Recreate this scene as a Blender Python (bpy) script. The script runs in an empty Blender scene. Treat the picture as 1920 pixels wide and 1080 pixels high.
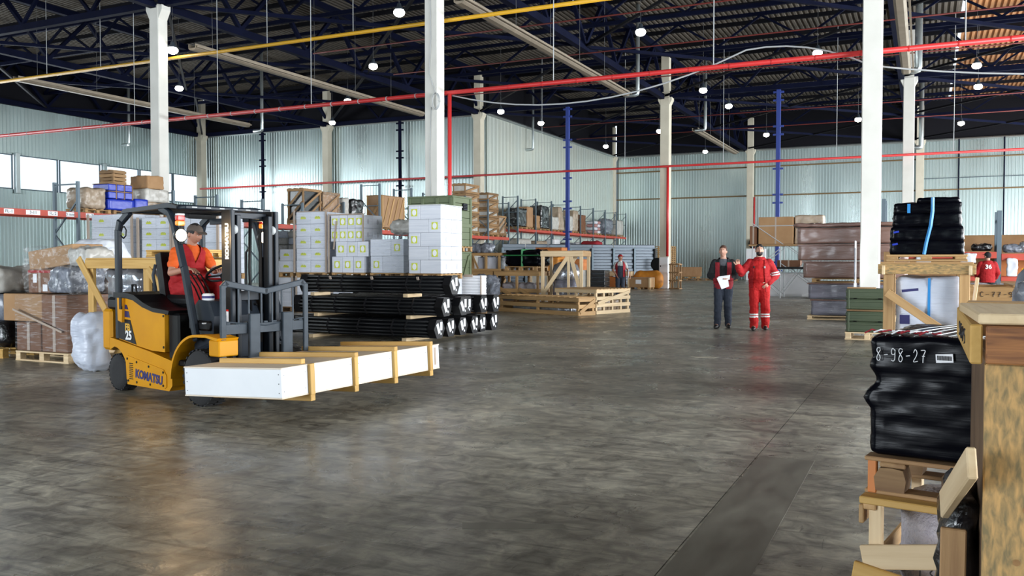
import bpy, math, random
from mathutils import Vector, Matrix, Euler, noise
random.seed(7)
R = math.radians
PI = math.pi
scn = bpy.context.scene
COL = scn.collection

# ---------------- camera ----------------
cd = bpy.data.cameras.new('camera'); cam = bpy.data.objects.new('camera', cd); COL.objects.link(cam)
cam.location = (0, 0, 1.45)
cam.rotation_euler = (R(90 - 1.73), 0, R(25.45))
cd.sensor_width = 36; cd.lens = 1622 / 1920 * 36; cd.clip_start = .05; cd.clip_end = 400
scn.camera = cam

# ---------------- world, exposure, large lights ----------------
w = bpy.data.worlds.new('world'); scn.world = w; w.use_nodes = True
w.node_tree.nodes['Background'].inputs[0].default_value = (.80, .90, 1, 1)
w.node_tree.nodes['Background'].inputs[1].default_value = 1.0
scn.view_settings.view_transform = 'Standard'
scn.view_settings.look = 'None'
scn.view_settings.exposure = 0.9
scn.view_settings.gamma = 1.0
scn.view_settings.use_curve_mapping = False
try:
    scn.cycles.max_bounces = 8; scn.cycles.diffuse_bounces = 4; scn.cycles.glossy_bounces = 4
    scn.cycles.transparent_max_bounces = 12; scn.cycles.use_denoising = True
    scn.cycles.sample_clamp_indirect = 6.0
except Exception:
    pass

def area_light(name, loc, rot, sx, sy, power, col):
    l = bpy.data.lights.new(name, 'AREA'); l.shape = 'RECTANGLE'; l.size = sx; l.size_y = sy
    l.energy = power; l.color = col
    o = bpy.data.objects.new(name, l); o.location = loc; o.rotation_euler = rot; COL.objects.link(o)
    return o
# daylight through the open dock doors of the right wall, through an opening added in the near wall, and through the high window bands
area_light('daylight_dock_doors', (17.6, 10, 3.2), (0, R(90), 0), 5.6, 30, 7600, (.93, .97, 1))
area_light('added_fill_near_wall', (-15, -13.6, 3.2), (R(90), 0, 0), 16, 5.6, 2400, (.86, .93, 1))  # added light behind the viewer, placed clear of reflections in the black load
area_light('daylight_far_doors', (17.6, 50, 3.6), (0, R(90), 0), 6.4, 34, 7500, (.93, .97, 1))
area_light('daylight_window_band', (-46.3, 18, 6.5), (0, R(-90), 0), 1.8, 52, 2400, (.88, .95, 1))

# ---------------- materials ----------------
MAT = {}
def nn(nt, t, **kw):
    n = nt.nodes.new(t)
    for k, v in kw.items(): setattr(n, k, v)
    return n
def mk(name, col, rough=.6, metal=0., col2=None, scale=4., stretch=(1, 1, 1), amt=1., bump=0., bscale=30., bstretch=None,
       coat=0., emit=None, estr=0., rvar=0., objvar=0., spec=.5, dist=0., detail=4.):
    m = bpy.data.materials.new(name); m.use_nodes = True; MAT[name] = m
    nt = m.node_tree; p = nt.nodes['Principled BSDF']
    p.inputs['Base Color'].default_value = (*col, 1)
    p.inputs['Roughness'].default_value = rough; p.inputs['Metallic'].default_value = metal
    p.inputs['Specular IOR Level'].default_value = spec
    if coat: p.inputs['Coat Weight'].default_value = coat; p.inputs['Coat Roughness'].default_value = .12
    if emit: p.inputs['Emission Color'].default_value = (*emit, 1); p.inputs['Emission Strength'].default_value = estr
    L = nt.links.new
    if col2 or bump or rvar or objvar:
        tc = nn(nt, 'ShaderNodeTexCoord'); inf = nn(nt, 'ShaderNodeObjectInfo')
        ad = nn(nt, 'ShaderNodeVectorMath', operation='MULTIPLY_ADD')
        L(inf.outputs['Random'], ad.inputs[0]); ad.inputs[1].default_value = (37, 23, 51); L(tc.outputs['Object'], ad.inputs[2])
        mp = nn(nt, 'ShaderNodeMapping'); mp.inputs['Scale'].default_value = stretch; L(ad.outputs[0], mp.inputs['Vector'])
        no = nn(nt, 'ShaderNodeTexNoise'); no.inputs['Scale'].default_value = scale; no.inputs['Detail'].default_value = detail
        no.inputs['Distortion'].default_value = dist
        L(mp.outputs[0], no.inputs['Vector'])
        src = None
        if col2:
            r = nn(nt, 'ShaderNodeValToRGB'); r.color_ramp.elements[0].position = .5 - .2 / max(amt, .01); r.color_ramp.elements[1].position = .5 + .2 / max(amt, .01)
            r.color_ramp.elements[0].color = (*col, 1); r.color_ramp.elements[1].color = (*col2, 1)
            L(no.outputs['Fac'], r.inputs[0]); src = r.outputs[0]
        if objvar:
            hs = nn(nt, 'ShaderNodeHueSaturation')
            if src: L(src, hs.inputs['Color'])
            else: hs.inputs['Color'].default_value = (*col, 1)
            mr = nn(nt, 'ShaderNodeMapRange'); mr.inputs[3].default_value = 1 - objvar; mr.inputs[4].default_value = 1 + objvar
            L(inf.outputs['Random'], mr.inputs[0]); L(mr.outputs[0], hs.inputs['Value']); src = hs.outputs[0]
        if src: L(src, p.inputs['Base Color'])
        if rvar:
            mr = nn(nt, 'ShaderNodeMapRange'); mr.inputs[1].default_value = .3; mr.inputs[2].default_value = .7
            mr.inputs[3].default_value = max(rough - rvar, .03); mr.inputs[4].default_value = min(rough + rvar, 1)
            L(no.outputs['Fac'], mr.inputs[0]); L(mr.outputs[0], p.inputs['Roughness'])
        if bump:
            mp2 = nn(nt, 'ShaderNodeMapping'); mp2.inputs['Scale'].default_value = bstretch or stretch; L(ad.outputs[0], mp2.inputs['Vector'])
            n2 = nn(nt, 'ShaderNodeTexNoise'); n2.inputs['Scale'].default_value = bscale; n2.inputs['Detail'].default_value = 5
            L(mp2.outputs[0], n2.inputs['Vector'])
            b = nn(nt, 'ShaderNodeBump'); b.inputs['Strength'].default_value = min(bump, 1); b.inputs['Distance'].default_value = .02 * max(bump, .5)
            L(n2.outputs['Fac'], b.inputs['Height']); L(b.outputs[0], p.inputs['Normal'])
    return m
def film(name, tint=(1, 1, 1), cover=.3, scale=(1, 1, 8), nscale=5., rough=.16, white=.0):
    """clear stretch film: mostly see-through, with glossy streaks"""
    m = bpy.data.materials.new(name); m.use_nodes = True; MAT[name] = m
    nt = m.node_tree; L = nt.links.new
    out = nt.nodes['Material Output']; p = nt.nodes['Principled BSDF']
    p.inputs['Base Color'].default_value = (*tint, 1); p.inputs['Roughness'].default_value = rough; p.inputs['Specular IOR Level'].default_value = .9
    p.inputs['Metallic'].default_value = white
    tr = nn(nt, 'ShaderNodeBsdfTransparent'); tr.inputs[0].default_value = (.96, .97, .98, 1)
    mx = nn(nt, 'ShaderNodeMixShader')
    tc = nn(nt, 'ShaderNodeTexCoord'); mp = nn(nt, 'ShaderNodeMapping'); mp.inputs['Scale'].default_value = scale; mp.inputs['Rotation'].default_value = (.12, .08, 0)
    L(tc.outputs['Object'], mp.inputs[0])
    no = nn(nt, 'ShaderNodeTexNoise'); no.inputs['Scale'].default_value = nscale; no.inputs['Detail'].default_value = 6; no.inputs['Distortion'].default_value = .6
    L(mp.outputs[0], no.inputs[0])
    mr = nn(nt, 'ShaderNodeMapRange'); mr.inputs[1].default_value = .50; mr.inputs[2].default_value = .74; mr.inputs[3].default_value = cover * .25; mr.inputs[4].default_value = min(cover * 2.4, .95)
    L(no.outputs['Fac'], mr.inputs[0]); L(mr.outputs[0], mx.inputs[0])
    b = nn(nt, 'ShaderNodeBump'); b.inputs['Strength'].default_value = .8; b.inputs['Distance'].default_value = .03
    L(no.outputs['Fac'], b.inputs['Height']); L(b.outputs[0], p.inputs['Normal'])
    L(tr.outputs[0], mx.inputs[1]); L(p.outputs[0], mx.inputs[2]); L(mx.outputs[0], out.inputs[0])
    return m

G1 = (6, 60, 60)
mk('pine', (.36, .205, .08), .65, col2=(.50, .31, .135), scale=1.2, stretch=(1.2, 22, 22), bump=.15, bscale=3, objvar=.16)
mk('pine_yellow', (.46, .26, .06), .6, col2=(.58, .36, .11), scale=1.2, stretch=(1.2, 20, 20), bump=.1, bscale=3, objvar=.08)
mk('pine_old', (.22, .12, .055), .75, col2=(.36, .22, .10), scale=1.4, stretch=(1.2, 18, 18), bump=.2, bscale=3, objvar=.25)
mk('pine_pale', (.58, .42, .24), .65, col2=(.72, .56, .35), scale=1.2, stretch=(1.2, 20, 20), bump=.1, bscale=3, objvar=.1)
mk('pine_mould', (.52, .31, .115), .7, col2=(.20, .15, .07), scale=26, stretch=(.8, 2.6, 2.6), amt=1.3, bump=.2, bscale=4, detail=10, dist=.4)
mk('pine_red', (.36, .15, .05), .7, col2=(.13, .05, .02), scale=3, stretch=(1.2, 14, 14), amt=1.3, bump=.2, bscale=3, detail=6, dist=1.2)
mk('pine_end', (.38, .21, .08), .8, col2=(.20, .10, .04), scale=14, bump=.3, bscale=30)
mk('plywood_dark', (.075, .042, .022), .7, col2=(.16, .095, .05), scale=5, stretch=(2, 2, 1), bump=.15, detail=7)
mk('plywood', (.33, .18, .085), .65, col2=(.42, .25, .13), scale=2, stretch=(2, 2, .8), objvar=.12)
mk('ply_white', (.78, .80, .82), .45, col2=(.70, .72, .75), scale=3, amt=.5)
mk('ply_top', (.66, .56, .44), .6, col2=(.72, .63, .52), scale=2)
mk('carton_white', (.72, .74, .80), .6, col2=(.60, .63, .70), scale=3, stretch=(.4, .4, 9), objvar=.06, bump=.1, bscale=4)
mk('emblem_yellow', (.60, .66, .05), .6)
mk('emblem_grey', (.50, .50, .55), .6)
mk('cardboard', (.17, .07, .032), .75, col2=(.21, .095, .045), scale=2.5, objvar=.18)
mk('cardboard_light', (.33, .18, .08), .75, col2=(.39, .23, .11), scale=2.5, objvar=.12)
mk('cardboard_edge', (.40, .32, .26), .8)
mk('concrete_white', (.74, .73, .68), .75, col2=(.66, .65, .60), scale=1.6, bump=.12, bscale=20)
mk('concrete_cream', (.62, .58, .47), .75, col2=(.54, .50, .40), scale=1.6, bump=.12, bscale=20)
mk('galvanised', (.62, .67, .67), .32, .75, col2=(.40, .45, .46), scale=.8, stretch=(1, 1, .15), rvar=.08)
mk('wall_sheet', (.50, .58, .57), .33, .85, col2=(.38, .46, .46), scale=.5, stretch=(1, 1, .2), rvar=.08)
mk('wall_sheet_foil', (.66, .69, .62), .42, .6, col2=(.62, .68, .64), scale=.5, stretch=(2, 2, .2), bump=.3, bscale=2)
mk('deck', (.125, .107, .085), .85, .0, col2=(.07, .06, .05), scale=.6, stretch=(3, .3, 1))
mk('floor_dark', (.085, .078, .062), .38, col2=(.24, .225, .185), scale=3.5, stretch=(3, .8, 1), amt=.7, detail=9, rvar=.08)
mk('deck_orange_lit', (.50, .24, .10), .7, .0, col2=(.36, .18, .08), scale=.6)  # reddish light on the far right roof, put into the deck colour
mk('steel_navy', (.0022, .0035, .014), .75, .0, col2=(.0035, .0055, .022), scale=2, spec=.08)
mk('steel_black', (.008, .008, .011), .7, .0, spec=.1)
mk('post_blue', (.015, .04, .24), .45)
mk('rack_grey', (.12, .16, .19), .5, .4)
mk('rack_blue', (.03, .06, .13), .5, .3)
mk('beam_orange', (.55, .075, .04), .5, col2=(.45, .06, .04), scale=3)
mk('pipe_red', (.55, .03, .03), .4)
mk('pipe_rust', (.16, .02, .015), .6)
mk('pipe_yellow', (.62, .34, .02), .45)
mk('pipe_brown', (.20, .13, .06), .6)
mk('trough', (.30, .25, .19), .55, .3, col2=(.24, .20, .15), scale=2)
mk('cable_grey', (.42, .44, .45), .6)
mk('white_plastic', (.75, .76, .78), .5)
mk('paper', (.86, .87, .90), .7)
mk('ink', (.02, .02, .025), .6)
mk('ink_blue', (.02, .02, .12), .6)
mk('black_wrap', (.0018, .002, .004), .2, 0, bump=.18, bscale=6, bstretch=(.5, .5, 9), spec=.12)
mk('cloth_grey', (.10, .105, .12), .85, bump=.3, bscale=14)
mk('black_film', (.006, .006, .008), .25, 0, bump=1.0, bscale=18, coat=.6)
mk('grey_film', (.10, .11, .13), .22, 0, col2=(.25, .27, .32), scale=6, bump=1.0, bscale=9, dist=1.5)
mk('silver_film', (.50, .52, .56), .22, .6, col2=(.25, .27, .32), scale=5, bump=1.0, bscale=7, dist=1.0)
mk('clear_bubble', (.36, .33, .37), .3, 0, col2=(.50, .47, .50), scale=12, bump=.9, bscale=60)
mk('brown_wrap', (.17, .09, .065), .28, 0, col2=(.24, .15, .13), scale=2.2, stretch=(.8, .8, 5), bump=.7, bscale=4, bstretch=(1, 1, 9), coat=.3)
mk('grey_wrap', (.12, .12, .15), .26, 0, col2=(.20, .20, .25), scale=2.2, stretch=(.8, .8, 6), bump=.7, bscale=4, bstretch=(1, 1, 9), coat=.3)
mk('white_wrap', (.66, .70, .80), .3, 0, col2=(.50, .54, .64), scale=2, bump=.7, bscale=5, bstretch=(1, 1, 6))
mk('pale_wrap', (.42, .40, .36), .3, 0, col2=(.56, .54, .50), scale=5, bump=.8, bscale=8)
mk('kraft_wrap', (.30, .22, .15), .3, 0, col2=(.45, .36, .27), scale=4, bump=.8, bscale=8)
mk('blue_tape', (.02, .24, .60), .4)
mk('sack_pink', (.45, .24, .23), .7, bump=.3, bscale=9)
mk('blue_film', (.01, .035, .42), .3, bump=.6, bscale=9)
mk('sack_white', (.74, .76, .80), .55, 0, bump=.5, bscale=5, bstretch=(1, 1, 3), col2=(.62, .65, .72), scale=3)
mk('army_green', (.045, .065, .032), .55, col2=(.06, .08, .04), scale=3, bump=.1, bscale=20)
mk('olive', (.10, .13, .065), .6, col2=(.13, .16, .085), scale=2)
mk('strap_green', (.02, .20, .06), .5)
mk('cover_orange', (.62, .24, .02), .6, col2=(.48, .17, .02), scale=6, bump=.6, bscale=8)
mk('wood_orange', (.58, .20, .05), .6, col2=(.48, .15, .04), scale=4, objvar=.1)
mk('rod_black', (.003, .0034, .0045), .4, .0, rvar=.06, scale=4, spec=.25)
mk('cap_black', (.008, .008, .01), .4)
mk('sheet_steel', (.075, .092, .112), .40, .45)
mk('rod_grey', (.12, .125, .13), .7)
mk('fl_yellow', (.62, .28, .003), .45, col2=(.52, .22, .003), scale=3, amt=.6, bump=.04, spec=.25)
mk('fl_black', (.004, .0042, .005), .5, bump=.1, bscale=30, spec=.25)
mk('fl_steel', (.010, .015, .023), .45, .0, spec=.3)
mk('fl_bracket', (.028, .038, .050), .55, .0, col2=(.045, .058, .073), scale=9, spec=.3)
mk('mast_inner', (.006, .004, .003), .5, .0, spec=.25)
mk('rubber', (.016, .016, .017), .85, bump=.3, bscale=25)
mk('rim', (.02, .02, .022), .5, .3)
mk('navy_paint', (.012, .012, .09), .4)
mk('orange_lens', (.70, .12, .01), .25, emit=(1, .25, .02), estr=.6)
mk('red_lens', (.55, .03, .02), .25)
mk('lamp_glass', (1, .9, .7), .3, emit=(1, .70, .36), estr=22)
mk('lamp_glow', (1, .98, .9), .3, emit=(1, .95, .80), estr=16)
mk('window_glow', (.8, .88, .9), .5, emit=(.78, .92, 1), estr=.50)
mk('skin', (.50, .27, .19), .55)
mk('skin_tan', (.42, .20, .13), .55)
mk('hair_brown', (.07, .03, .018), .7)
mk('hair_black', (.012, .010, .010), .7)
mk('cloth_red', (.34, .005, .008), .85, bump=.3, bscale=14)
mk('cloth_red_bright', (.44, .005, .005), .85, bump=.3, bscale=14)
mk('cloth_crimson', (.30, .012, .022), .8, bump=.3, bscale=14)
mk('cloth_orange', (.70, .10, .006), .8)
mk('cloth_navy', (.022, .03, .048), .85, bump=.3, bscale=14)
mk('cloth_black', (.012, .013, .016), .85, bump=.3, bscale=14)
mk('cloth_brown', (.10, .075, .06), .85)
mk('cloth_check', (.30, .33, .33), .85, col2=(.62, .64, .62), scale=30)
mk('stripe_white', (.75, .75, .74), .6)
mk('shoe_black', (.012, .012, .012), .5)
mk('eye_white', (.7, .68, .65), .4)
mk('eye_dark', (.02, .012, .01), .3)
mk('lip', (.30, .09, .07), .5)
mk('mesh_sign', (.5, .52, .5), .6)
film('film_clear', (1, 1, 1), .10, scale=(.6, .6, 9), nscale=7)
film('film_dense', (.95, .97, 1), .13, scale=(.8, .8, 9), nscale=6)
film('film_loose', (1, 1, 1), .15, scale=(2.5, 2.5, 4), nscale=5)

# ---- floor: worn dark concrete
def floor_mat():
    m = bpy.data.materials.new('floor_concrete'); m.use_nodes = True; MAT['floor'] = m
    nt = m.node_tree; L = nt.links.new; p = nt.nodes['Principled BSDF']
    tc = nn(nt, 'ShaderNodeTexCoord')
    def noi(sc, det, st=(1, 1, 1), d=0., rot=0.):
        mp = nn(nt, 'ShaderNodeMapping'); mp.inputs['Scale'].default_value = st; mp.inputs['Rotation'].default_value = (0, 0, rot); L(tc.outputs['Object'], mp.inputs[0])
        n = nn(nt, 'ShaderNodeTexNoise'); n.inputs['Scale'].default_value = sc; n.inputs['Detail'].default_value = det; n.inputs['Distortion'].default_value = d
        n.inputs['Roughness'].default_value = .62
        L(mp.outputs[0], n.inputs[0]); return n.outputs['Fac']
    def ramp(f, stops):
        r = nn(nt, 'ShaderNodeValToRGB'); e = r.color_ramp.elements
        e[0].position, e[0].color = stops[0][0], (*stops[0][1], 1); e[1].position, e[1].color = stops[-1][0], (*stops[-1][1], 1)
        for q, c in stops[1:-1]: x = e.new(q); x.color = (*c, 1)
        L(f, r.inputs[0]); return r.outputs[0]
    def mix(f, a, b, mode='MIX'):
        x = nn(nt, 'ShaderNodeMix', data_type='RGBA', blend_type=mode)
        if isinstance(f, float): x.inputs[0].default_value = f
        else: L(f, x.inputs[0])
        L(a, x.inputs[6]); L(b, x.inputs[7]); return x.outputs[2]
    big = ramp(noi(.45, 6, d=.5), [(.30, (.125, .113, .09)), (.50, (.285, .265, .218)), (.68, (.48, .455, .385))])
    fine = ramp(noi(5.5, 9, d=1.0), [(.3, (.30, .30, .30)), (.48, (.88, .88, .88)), (.70, (1.7, 1.7, 1.62))])
    c = mix(.85, big, fine, 'MULTIPLY')
    streak = ramp(noi(3.2, 7, (.35, 3.2, 1), 1.2, .25), [(.34, (.30, .30, .31)), (.50, (.95, .95, .95)), (1., (1.25, 1.25, 1.2))])
    c = mix(.7, c, streak, 'MULTIPLY')
    scr = ramp(noi(2.2, 8, (5, .5, 1), 2.5, .9), [(.30, (.25, .25, .25)), (.36, (1, 1, 1)), (1., (1, 1, 1))])
    c = mix(.7, c, scr, 'MULTIPLY')
    L(c, p.inputs['Base Color'])
    mr = nn(nt, 'ShaderNodeMapRange'); mr.inputs[1].default_value = .35; mr.inputs[2].default_value = .68; mr.inputs[3].default_value = .22; mr.inputs[4].default_value = .46
    L(noi(1.1, 7, d=.8), mr.inputs[0]); L(mr.outputs[0], p.inputs['Roughness'])
    p.inputs['Specular IOR Level'].default_value = .55
    b = nn(nt, 'ShaderNodeBump'); b.inputs['Strength'].default_value = .35; b.inputs['Distance'].default_value = .01
    L(noi(9, 8, d=.6), b.inputs['Height']); L(b.outputs[0], p.inputs['Normal'])
floor_mat()

# ---------------- mesh helpers ----------------
class B:
    def __init__(s): s.v = []; s.f = []; s.m = []; s.mi = 0
    def add(s, vs, fs, M=None):
        k = len(s.v)
        s.v += [tuple(M @ Vector(q)) if M is not None else tuple(q) for q in vs]
        s.f += [tuple(i + k for i in q) for q in fs]; s.m += [s.mi] * len(fs); return s
    def box(s, c, d, rot=None, bev=0.):
        hx, hy, hz = d[0] / 2, d[1] / 2, d[2] / 2
        M = Matrix.Translation(c) @ (Euler(rot).to_matrix().to_4x4() if rot else Matrix())
        if bev <= 0 or min(hx, hy, hz) <= bev * 1.2:
            vs = [(x, y, z) for z in (-hz, hz) for x, y in ((-hx, -hy), (hx, -hy), (hx, hy), (-hx, hy))]
            fs = [(3, 2, 1, 0), (4, 5, 6, 7), (0, 1, 5, 4), (1, 2, 6, 5), (2, 3, 7, 6), (3, 0, 4, 7)]
            return s.add(vs, fs, M)
        b = bev; vs = []; idx = {}
        for sx in (-1, 1):
            for sy in (-1, 1):
                for sz in (-1, 1):
                    for ax in range(3):
                        q = [sx * (hx - b), sy * (hy - b), sz * (hz - b)]; q[ax] = (sx * hx, sy * hy, sz * hz)[ax]
                        idx[(sx, sy, sz, ax)] = len(vs); vs.append(tuple(q))
        fs = []
        for ax in range(3):
            u, v = [a for a in range(3) if a != ax]
            for sg in (-1, 1):
                def K(a, bb):
                    t = [0, 0, 0]; t[ax] = sg; t[u] = a; t[v] = bb; return idx[(t[0], t[1], t[2], ax)]
                q = [K(-1, -1), K(1, -1), K(1, 1), K(-1, 1)]
                flip = (sg > 0) == (ax == 1)
                fs.append(tuple(q[::-1] if flip else q))
        for ax in range(3):
            u, v = [a for a in range(3) if a != ax]
            for a in (-1, 1):
                for bb in (-1, 1):
                    def K(e, fax):
                        t = [0, 0, 0]; t[ax] = e; t[u] = a; t[v] = bb; return idx[(t[0], t[1], t[2], fax)]
                    q = (K(-1, u), K(1, u), K(1, v), K(-1, v))
                    fs.append(q)
        for sx in (-1, 1):
            for sy in (-1, 1):
                for sz in (-1, 1):
                    fs.append((idx[(sx, sy, sz, 0)], idx[(sx, sy, sz, 1)], idx[(sx, sy, sz, 2)]))
        # orient outward
        out = []
        for q in fs:
            P = [Vector(vs[i]) for i in q]; n = (P[1] - P[0]).cross(P[2] - P[0]); cc = sum(P, Vector()) / len(P)
            out.append(q if n.dot(cc) > 0 else q[::-1])
        return s.add(vs, out, M)
    def tube(s, pts, r, n=8, cap=True):
        pts = [Vector(p) for p in pts]; rs = r if isinstance(r, (list, tuple)) else [r] * len(pts)
        k = len(s.v); prev = None; N = len(pts)
        for i, p in enumerate(pts):
            t = (pts[min(i + 1, N - 1)] - pts[max(i - 1, 0)]).normalized()
            if prev is None:
                a = Vector((0, 0, 1)) if abs(t.z) < .9 else Vector((1, 0, 0)); u = t.cross(a).normalized()
            else:
                u = (prev - t * prev.dot(t)).normalized()
            prev = u; w_ = t.cross(u)
            for j in range(n):
                an = 2 * PI * j / n; s.v.append(tuple(p + (u * math.cos(an) + w_ * math.sin(an)) * rs[i]))
        for i in range(N - 1):
            for j in range(n):
                a, b_ = k + i * n + j, k + i * n + (j + 1) % n
                s.f.append((a, b_, b_ + n, a + n)); s.m.append(s.mi)
        if cap:
            s.f.append(tuple(k + j for j in range(n))[::-1]); s.m.append(s.mi)
            s.f.append(tuple(k + (N - 1) * n + j for j in range(n))); s.m.append(s.mi)
        return s
    def rc(s, p0, r0, p1, r1, n=12):
        """round-ended tapered limb"""
        p0, p1 = Vector(p0), Vector(p1); d = p1 - p0; l = d.length
        if l < 1e-5: d = Vector((0, 0, 1)); l = 0
        t = d.normalized(); P = []; Rr = []
        for a in (80, 55, 28, 0): P.append(p0 - t * r0 * math.sin(R(a))); Rr.append(max(r0 * math.cos(R(a)), .0005))
        for a in (0, 28, 55, 80): P.append(p1 + t * r1 * math.sin(R(a))); Rr.append(max(r1 * math.cos(R(a)), .0005))
        return s.tube(P, Rr, n)
    def prism(s, poly, a, b, axis='y'):
        n = len(poly)
        def P(q, h):
            return (q[0], h, q[1]) if axis == 'y' else ((h, q[0], q[1]) if axis == 'x' else (q[0], q[1], h))
        vs = [P(q, a) for q in poly] + [P(q, b) for q in poly]
        ar = sum(poly[i][0] * poly[(i + 1) % n][1] - poly[(i + 1) % n][0] * poly[i][1] for i in range(n))
        pos = (ar > 0) if axis != 'y' else (ar < 0)
        f1 = tuple(range(n)); f2 = tuple(range(n, 2 * n)); side = [(i, (i + 1) % n, (i + 1) % n + n, i + n) for i in range(n)]
        if (b > a) == pos: fs = [f1[::-1], f2] + side
        else: fs = [f1, f2[::-1]] + [q[::-1] for q in side]
        return s.add(vs, fs)
    def lathe(s, prof, n=16, M=None):
        vs = [(r_ * math.cos(2 * PI * j / n), r_ * math.sin(2 * PI * j / n), z) for r_, z in prof for j in range(n)]
        fs = [(i * n + j, i * n + (j + 1) % n, (i + 1) * n + (j + 1) % n, (i + 1) * n + j) for i in range(len(prof) - 1) for j in range(n)]
        fs.append(tuple(range(n))[::-1]); fs.append(tuple((len(prof) - 1) * n + j for j in range(n)))
        return s.add(vs, fs, M)
    def ell(s, c, rx, ry, rz_, n=16, m=10, M=None, fn=None):
        vs = []; fs = []
        for i in range(m + 1):
            th = PI * i / m
            for j in range(n):
                ph = 2 * PI * j / n
                q = Vector((math.sin(th) * math.cos(ph), math.sin(th) * math.sin(ph), math.cos(th)))
                if i in (0, m): q = Vector((q.x * .0 + 1e-4 * math.cos(ph), 1e-4 * math.sin(ph), q.z))
                q2 = Vector((q.x * rx, q.y * ry, q.z * rz_))
                if fn: q2 = fn(q2, q)
                vs.append(q2 + Vector(c))
        for i in range(m):
            for j in range(n):
                fs.append((i * n + j, (i + 1) * n + j, (i + 1) * n + (j + 1) % n, i * n + (j + 1) % n))
        return s.add(vs, fs, M)
    def mesh(s, name, mats, smooth=False):
        me = bpy.data.meshes.new(name); me.from_pydata(s.v, [], s.f)
        for m in (mats if isinstance(mats, (list, tuple)) else [mats]): me.materials.append(MAT[m])
        me.polygons.foreach_set('material_index', s.m)
        if smooth: me.polygons.foreach_set('use_smooth', [True] * len(s.f))
        me.update(); return me
    def build(s, name, mats, parent=None, smooth=False, loc=None, rot=None):
        o = bpy.data.objects.new(name, s.mesh(name, mats, smooth)); COL.objects.link(o)
        if parent: o.parent = parent
        if loc: o.location = loc
        if rot: o.rotation_euler = rot
        return o

def tag(o, label=None, cat=None, group=None, kind=None):
    if label: o['label'] = label
    if cat: o['category'] = cat
    if group: o['group'] = group
    if kind: o['kind'] = kind
    return o
def thing(name, label, cat, loc=(0, 0, 0), rz=0., group=None, rot=None):
    o = bpy.data.objects.new(name, None); COL.objects.link(o); o.empty_display_size = .2
    o.location = loc; o.rotation_euler = rot if rot else (0, 0, rz)
    return tag(o, label, cat, group)
def inst(name, me, parent=None, loc=(0, 0, 0), rot=(0, 0, 0)):
    o = bpy.data.objects.new(name, me); COL.objects.link(o); o.location = loc; o.rotation_euler = rot
    if parent: o.parent = parent
    return o
_bc = {}
def bxmesh(d, mat, bev=.004):
    k = (round(d[0], 3), round(d[1], 3), round(d[2], 3), mat, bev)
    if k not in _bc: _bc[k] = B().box((0, 0, 0), k[:3], bev=bev).mesh('board', mat)
    return _bc[k]
def plank(parent, name, c, d, mat='pine', rot=(0, 0, 0), bev=.004):
    """a board centred at c; its grain runs along the longest side (mesh local x)"""
    ax = max(range(3), key=lambda i: d[i])
    E_ = Euler(rot).to_matrix()
    if ax == 0: dd = d; Q = Matrix.Identity(3)
    elif ax == 1: dd = (d[1], d[0], d[2]); Q = Matrix(((0, -1, 0), (1, 0, 0), (0, 0, 1)))
    else: dd = (d[2], d[1], d[0]); Q = Matrix(((0, 0, -1), (0, 1, 0), (1, 0, 0)))
    return inst(name, bxmesh(dd, mat, bev), parent, c, (E_ @ Q).to_euler())
def strut(parent, name, p0, p1, wd, th, mat='pine', up=(0, 0, 1), bev=.004):
    """a board from p0 to p1; th is measured along 'up', wd across"""
    p0, p1 = Vector(p0), Vector(p1); x = (p1 - p0).normalized(); up = Vector(up)
    z = (up - x * up.dot(x)); z = z.normalized() if z.length > 1e-4 else Vector((1, 0, 0)); y = z.cross(x)
    Q = Matrix((x, y, z)).transposed()
    return inst(name, bxmesh(((p1 - p0).length, wd, th), mat, bev), parent, (p0 + p1) / 2, Q.to_euler())
def text(name, body, size, mat, parent, loc, rot, ext=.001, bold=0., sx=1.):
    cu = bpy.data.curves.new(name, 'FONT'); cu.body = body; cu.size = size; cu.extrude = ext; cu.offset = bold
    cu.align_x = 'CENTER'; cu.align_y = 'CENTER'; cu.resolution_u = 3
    t = bpy.data.objects.new('tmp', cu); COL.objects.link(t)
    me = bpy.data.meshes.new_from_object(t.evaluated_get(bpy.context.evaluated_depsgraph_get()))
    bpy.data.objects.remove(t); bpy.data.curves.remove(cu)
    if sx != 1.: me.transform(Matrix.Diagonal((sx, 1, 1, 1)))
    me.materials.clear(); me.materials.append(MAT[mat])
    return inst(name, me, parent, loc, rot)
def wobble(me, amp, sc, seed=0, keep_base=True, ax=(1, 1, 1)):
    zs = [v.co.z for v in me.vertices]; z0 = min(zs)
    off = Vector((seed * 7.3, seed * 3.1, seed * 5.7))
    ns = [Vector(v.normal) for v in me.vertices]
    for v, n in zip(me.vertices, ns):
        q = Vector((v.co.x * ax[0], v.co.y * ax[1], v.co.z * ax[2]))
        d = noise.fractal(q * sc + off, .8, 2., 4) * amp
        if keep_base and v.co.z < z0 + .01: d = 0
        v.co += n * d
    me.update()
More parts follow.
